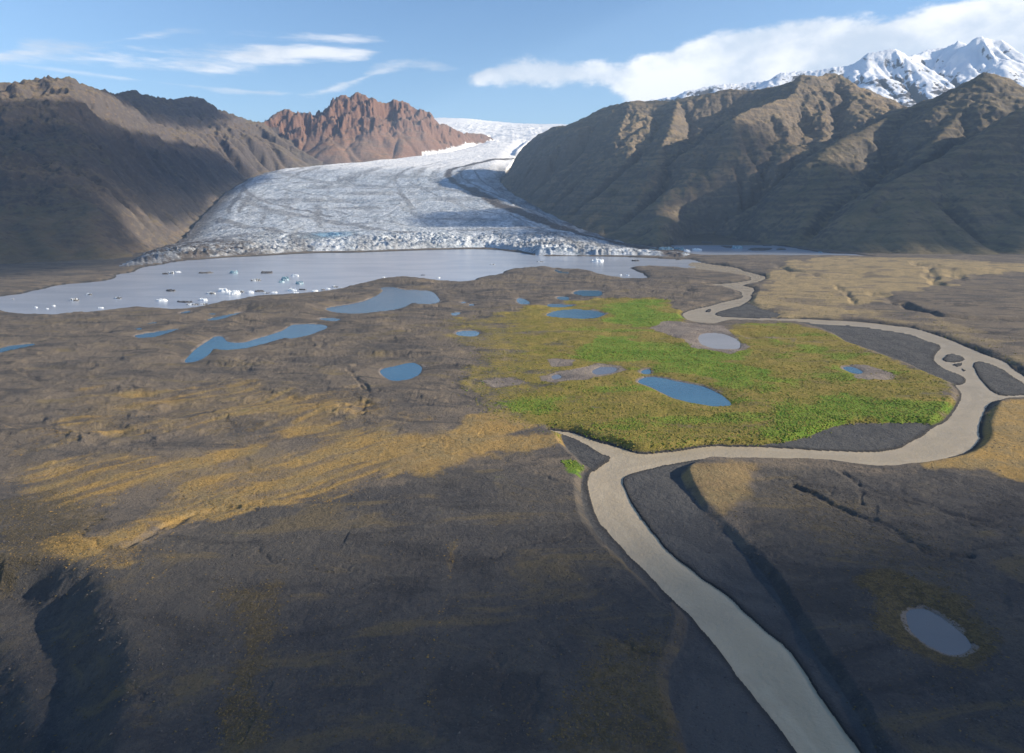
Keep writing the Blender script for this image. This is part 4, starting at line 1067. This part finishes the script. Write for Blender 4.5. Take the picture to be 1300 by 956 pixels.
bot = curve([(-1.5, .2), (azel(540, 100)[0], .2)] + [azel(*p) for p in ((592, 100), (640, 108), (760, 110), (800, 125), (860, 160), (1000, 200), (1300, 260))] + [(1.5, -.05)])
nb = wnoise(11, 9, .6, 1., 1.7, 3.3); nb2 = wnoise(3.2, 5, .5, 1., 2.4, 8.1)
dist_ = wm('MINIMUM', wm('SUBTRACT', top, eln), wm('SUBTRACT', eln, bot))
dens = wrng(wm('ADD', dist_, wm('MULTIPLY', wm('SUBTRACT', nb, .47), .062)), -.002, .010)
# thin streaks of high cloud on the left
def streak_cloud(ctr, half, seed, thr, sx, sz, opac):
    c_ = curve(ctr); h_ = curve(half)
    f = wm('DIVIDE', wm('ABSOLUTE', wm('SUBTRACT', eln, c_)), wm('ADD', h_, .0005))
    n_ = wnoise(6, 8, .6, sx, sz, seed)
    v = wm('SUBTRACT', wm('ADD', n_, .10), wm('MULTIPLY', f, .20))
    return wm('MULTIPLY', wrng(v, thr, thr + .26), wm('MULTIPLY', wrng(h_, .0005, .006), opac))
a = lambda px, py: azel(px, py)
s1_ = streak_cloud([(-1.5, .19), a(0, 70), a(60, 68), a(150, 77), a(250, 72), a(330, 70), a(420, 62), a(480, 66), (.2, .2), (1.5, .2)],
                   [(-1.5, .02), (a(0, 70)[0], .008), (a(60, 68)[0], .014), (a(170, 70)[0], .012), (a(250, 70)[0], .018), (a(350, 70)[0], .016), (a(430, 70)[0], .016), (a(490, 70)[0], .0), (1.5, 0.)], 4.4, .40, 1.2, 7., .9)
s2_ = streak_cloud([(-1.5, .2), a(120, 55), a(230, 40), a(330, 46), a(450, 50), (1.5, .2)], [(-1.5, 0.), (a(80, 50)[0], .0), (a(240, 50)[0], .012), (a(320, 50)[0], .014), (a(450, 50)[0], .012), (a(500, 50)[0], 0.), (1.5, 0.)], 9.4, .46, 1.2, 7., .7)
s3_ = streak_cloud([(-1.5, .2), a(330, 118), a(400, 120), a(520, 78), a(560, 85), (1.5, .1)], [(-1.5, 0.), (a(330, 50)[0], .004), (a(380, 50)[0], .010), (a(440, 50)[0], .004), (a(500, 50)[0], .012), (a(560, 50)[0], .014), (a(590, 50)[0], 0.), (1.5, 0.)], 2.4, .44, 1.6, 6., .75)
thin = wm('MAXIMUM', wm('MAXIMUM', s1_, s2_), s3_)
# pale band low over the ice cap
dens_all = wm('MAXIMUM', dens, thin, clamp=True)
ramp = N.new('ShaderNodeMix'); ramp.data_type = 'RGBA'
shade = wrng(wm('ADD', nb2, wm('MULTIPLY', wm('SUBTRACT', nb, .5), .9)), .36, .68)
L.new(shade, ramp.inputs[0]); ramp.inputs[6].default_value = (.52, .58, .66, 1); ramp.inputs[7].default_value = (.88, .87, .86, 1)
bg2 = N.new('ShaderNodeBackground'); L.new(ramp.outputs[2], bg2.inputs['Color']); bg2.inputs['Strength'].default_value = .84
mx = N.new('ShaderNodeMixShader'); L.new(wm('MULTIPLY', dens_all, .91), mx.inputs[0]); L.new(bg.outputs[0], mx.inputs[1]); L.new(bg2.outputs[0], mx.inputs[2])
L.new(mx.outputs[0], wo.inputs['Surface'])

# air
HZTOP = float(h.max()) + 60
hz = bpy.data.meshes.new('haze')
bx0, bx1, by0, by1, bz0 = -16500, 16500, -600, 17000, -40
vs = [(a_, b_, c_) for c_ in (bz0, HZTOP) for b_ in (by0, by1) for a_ in (bx0, bx1)]
hz.from_pydata(vs, [], [(0, 2, 3, 1), (4, 5, 7, 6), (0, 1, 5, 4), (1, 3, 7, 5), (3, 2, 6, 7), (2, 0, 4, 6)])
hm_ = bpy.data.materials.new('haze'); hm_.use_nodes = True
tt = hm_.node_tree; tt.nodes.remove(tt.nodes['Principled BSDF'])
pv = tt.nodes.new('ShaderNodeVolumePrincipled'); pv.inputs['Color'].default_value = (.48, .69, 1., 1); pv.inputs['Density'].default_value = 3.9e-5
pv.inputs['Anisotropy'].default_value = .0
tt.links.new(pv.outputs[0], tt.nodes['Material Output'].inputs['Volume'])
hz.materials.append(hm_)
ho = bpy.data.objects.new('haze', hz); col.objects.link(ho); ho['kind'] = 'stuff'

# ------------------------------------------------------------------ unseen clouds placed to shade parts of the land
def cloud_mat(amax):
    t = NT('cloud'); t.b.inputs['Base Color'].default_value = (.86, .87, .9, 1); t.b.inputs['Roughness'].default_value = 1
    tcn = t.n.new('ShaderNodeTexCoord')
    xyz = t.sep(tcn.outputs['Object'])
    rr2 = t.math('SQRT', t.math('ADD', t.math('MULTIPLY', xyz[0], xyz[0]), t.math('MULTIPLY', xyz[1], xyz[1])))
    n = t.noise(2.6, 5, .6, tcn.outputs['Object'])
    e = t.math('SUBTRACT', t.math('SUBTRACT', 1.0, rr2), t.math('MULTIPLY', t.math('SUBTRACT', n, .5), .55))
    a_ = t.rng(e, .0, .30, 0, amax)
    t.lk(a_, t.b.inputs['Alpha'])
    return t.m
CMS = {}
def cloud(cx, cy, cz, rx, ry, rz, rot=0., amax=.9, seed=0):
    """cloud whose shadow is centred on (cx,cy,cz)"""
    zt = HZTOP + 420
    t = (zt - cz) / sd.z
    nu, nv = 72, 36
    U, Vv = np.meshgrid(np.linspace(0, 2 * np.pi, nu, endpoint=False), np.linspace(-np.pi / 2, np.pi / 2, nv))
    a = np.cos(Vv) * np.cos(U); b = np.cos(Vv) * np.sin(U); c = np.sin(Vv)
    lump = 1 + .22 * fbm(a * 2.3 + seed + 7, b * 2.3 + c * 1.7, 4, 500 + seed)
    c = np.where(c < 0, c * .45, c) * lump
    v = np.stack([a * lump, b * lump, c], -1).reshape(-1, 3)
    f = []
    for j in range(nv - 1):
        for i in range(nu):
            f.append((j * nu + i, j * nu + (i + 1) % nu, (j + 1) * nu + (i + 1) % nu, (j + 1) * nu + i))
    o = mesh_from('cloud', v, np.array(f), CMS.setdefault(amax, cloud_mat(amax)) if amax not in CMS else CMS[amax])
    o.location = (cx + sd.x * t, cy + sd.y * t, zt); o.scale = (rx, ry, rz); o.rotation_euler = (0, 0, rot); o['kind'] = 'structure'
    return o
#@@CLOUDS@@
CLOUDS = [(420, -40, 0, 640, 350, 120, .03, .85), (-1700, 2700, 250, 760, 1600, 200, .16, .80), (-1270, 1400, 120, 760, 760, 140, .2, .80), (-2000, 4350, 330, 520, 1150, 160, .25, .85),
          (-2420, 4500, 880, 640, 1900, 150, .16, .80), (1400, 2280, 150, 1150, 540, 160, -.15, .94), (120, 4900, 330, 430, 560, 150, 0, .78), (520, 3080, 230, 460, 500, 150, 0, .80)]  # clouds for the right massif's nose and flank are added to darken them
for i, c_ in enumerate(CLOUDS):
    cloud(*c_, seed=i)

# ------------------------------------------------------------------ camera and render settings
cam = bpy.data.cameras.new('camera'); co = bpy.data.objects.new('camera', cam); col.objects.link(co)
cam.sensor_width = 36; cam.lens = 36 * F / 1300; cam.shift_y = -(478 - CY) / 1300
cam.clip_start = 1; cam.clip_end = 60000
co.location = (0, 0, H); co.rotation_euler = (math.pi / 2 - PITCH, 0, 0)
sc.camera = co
sc.view_settings.view_transform = 'Standard'; sc.view_settings.look = 'None'; sc.view_settings.exposure = .88; sc.view_settings.gamma = 1; sc.view_settings.use_curve_mapping = False
sc.cycles.max_bounces = 5; sc.cycles.diffuse_bounces = 2; sc.cycles.glossy_bounces = 2; sc.cycles.transmission_bounces = 2; sc.cycles.volume_bounces = 0
sc.cycles.transparent_max_bounces = 16
sc.cycles.use_denoising = True
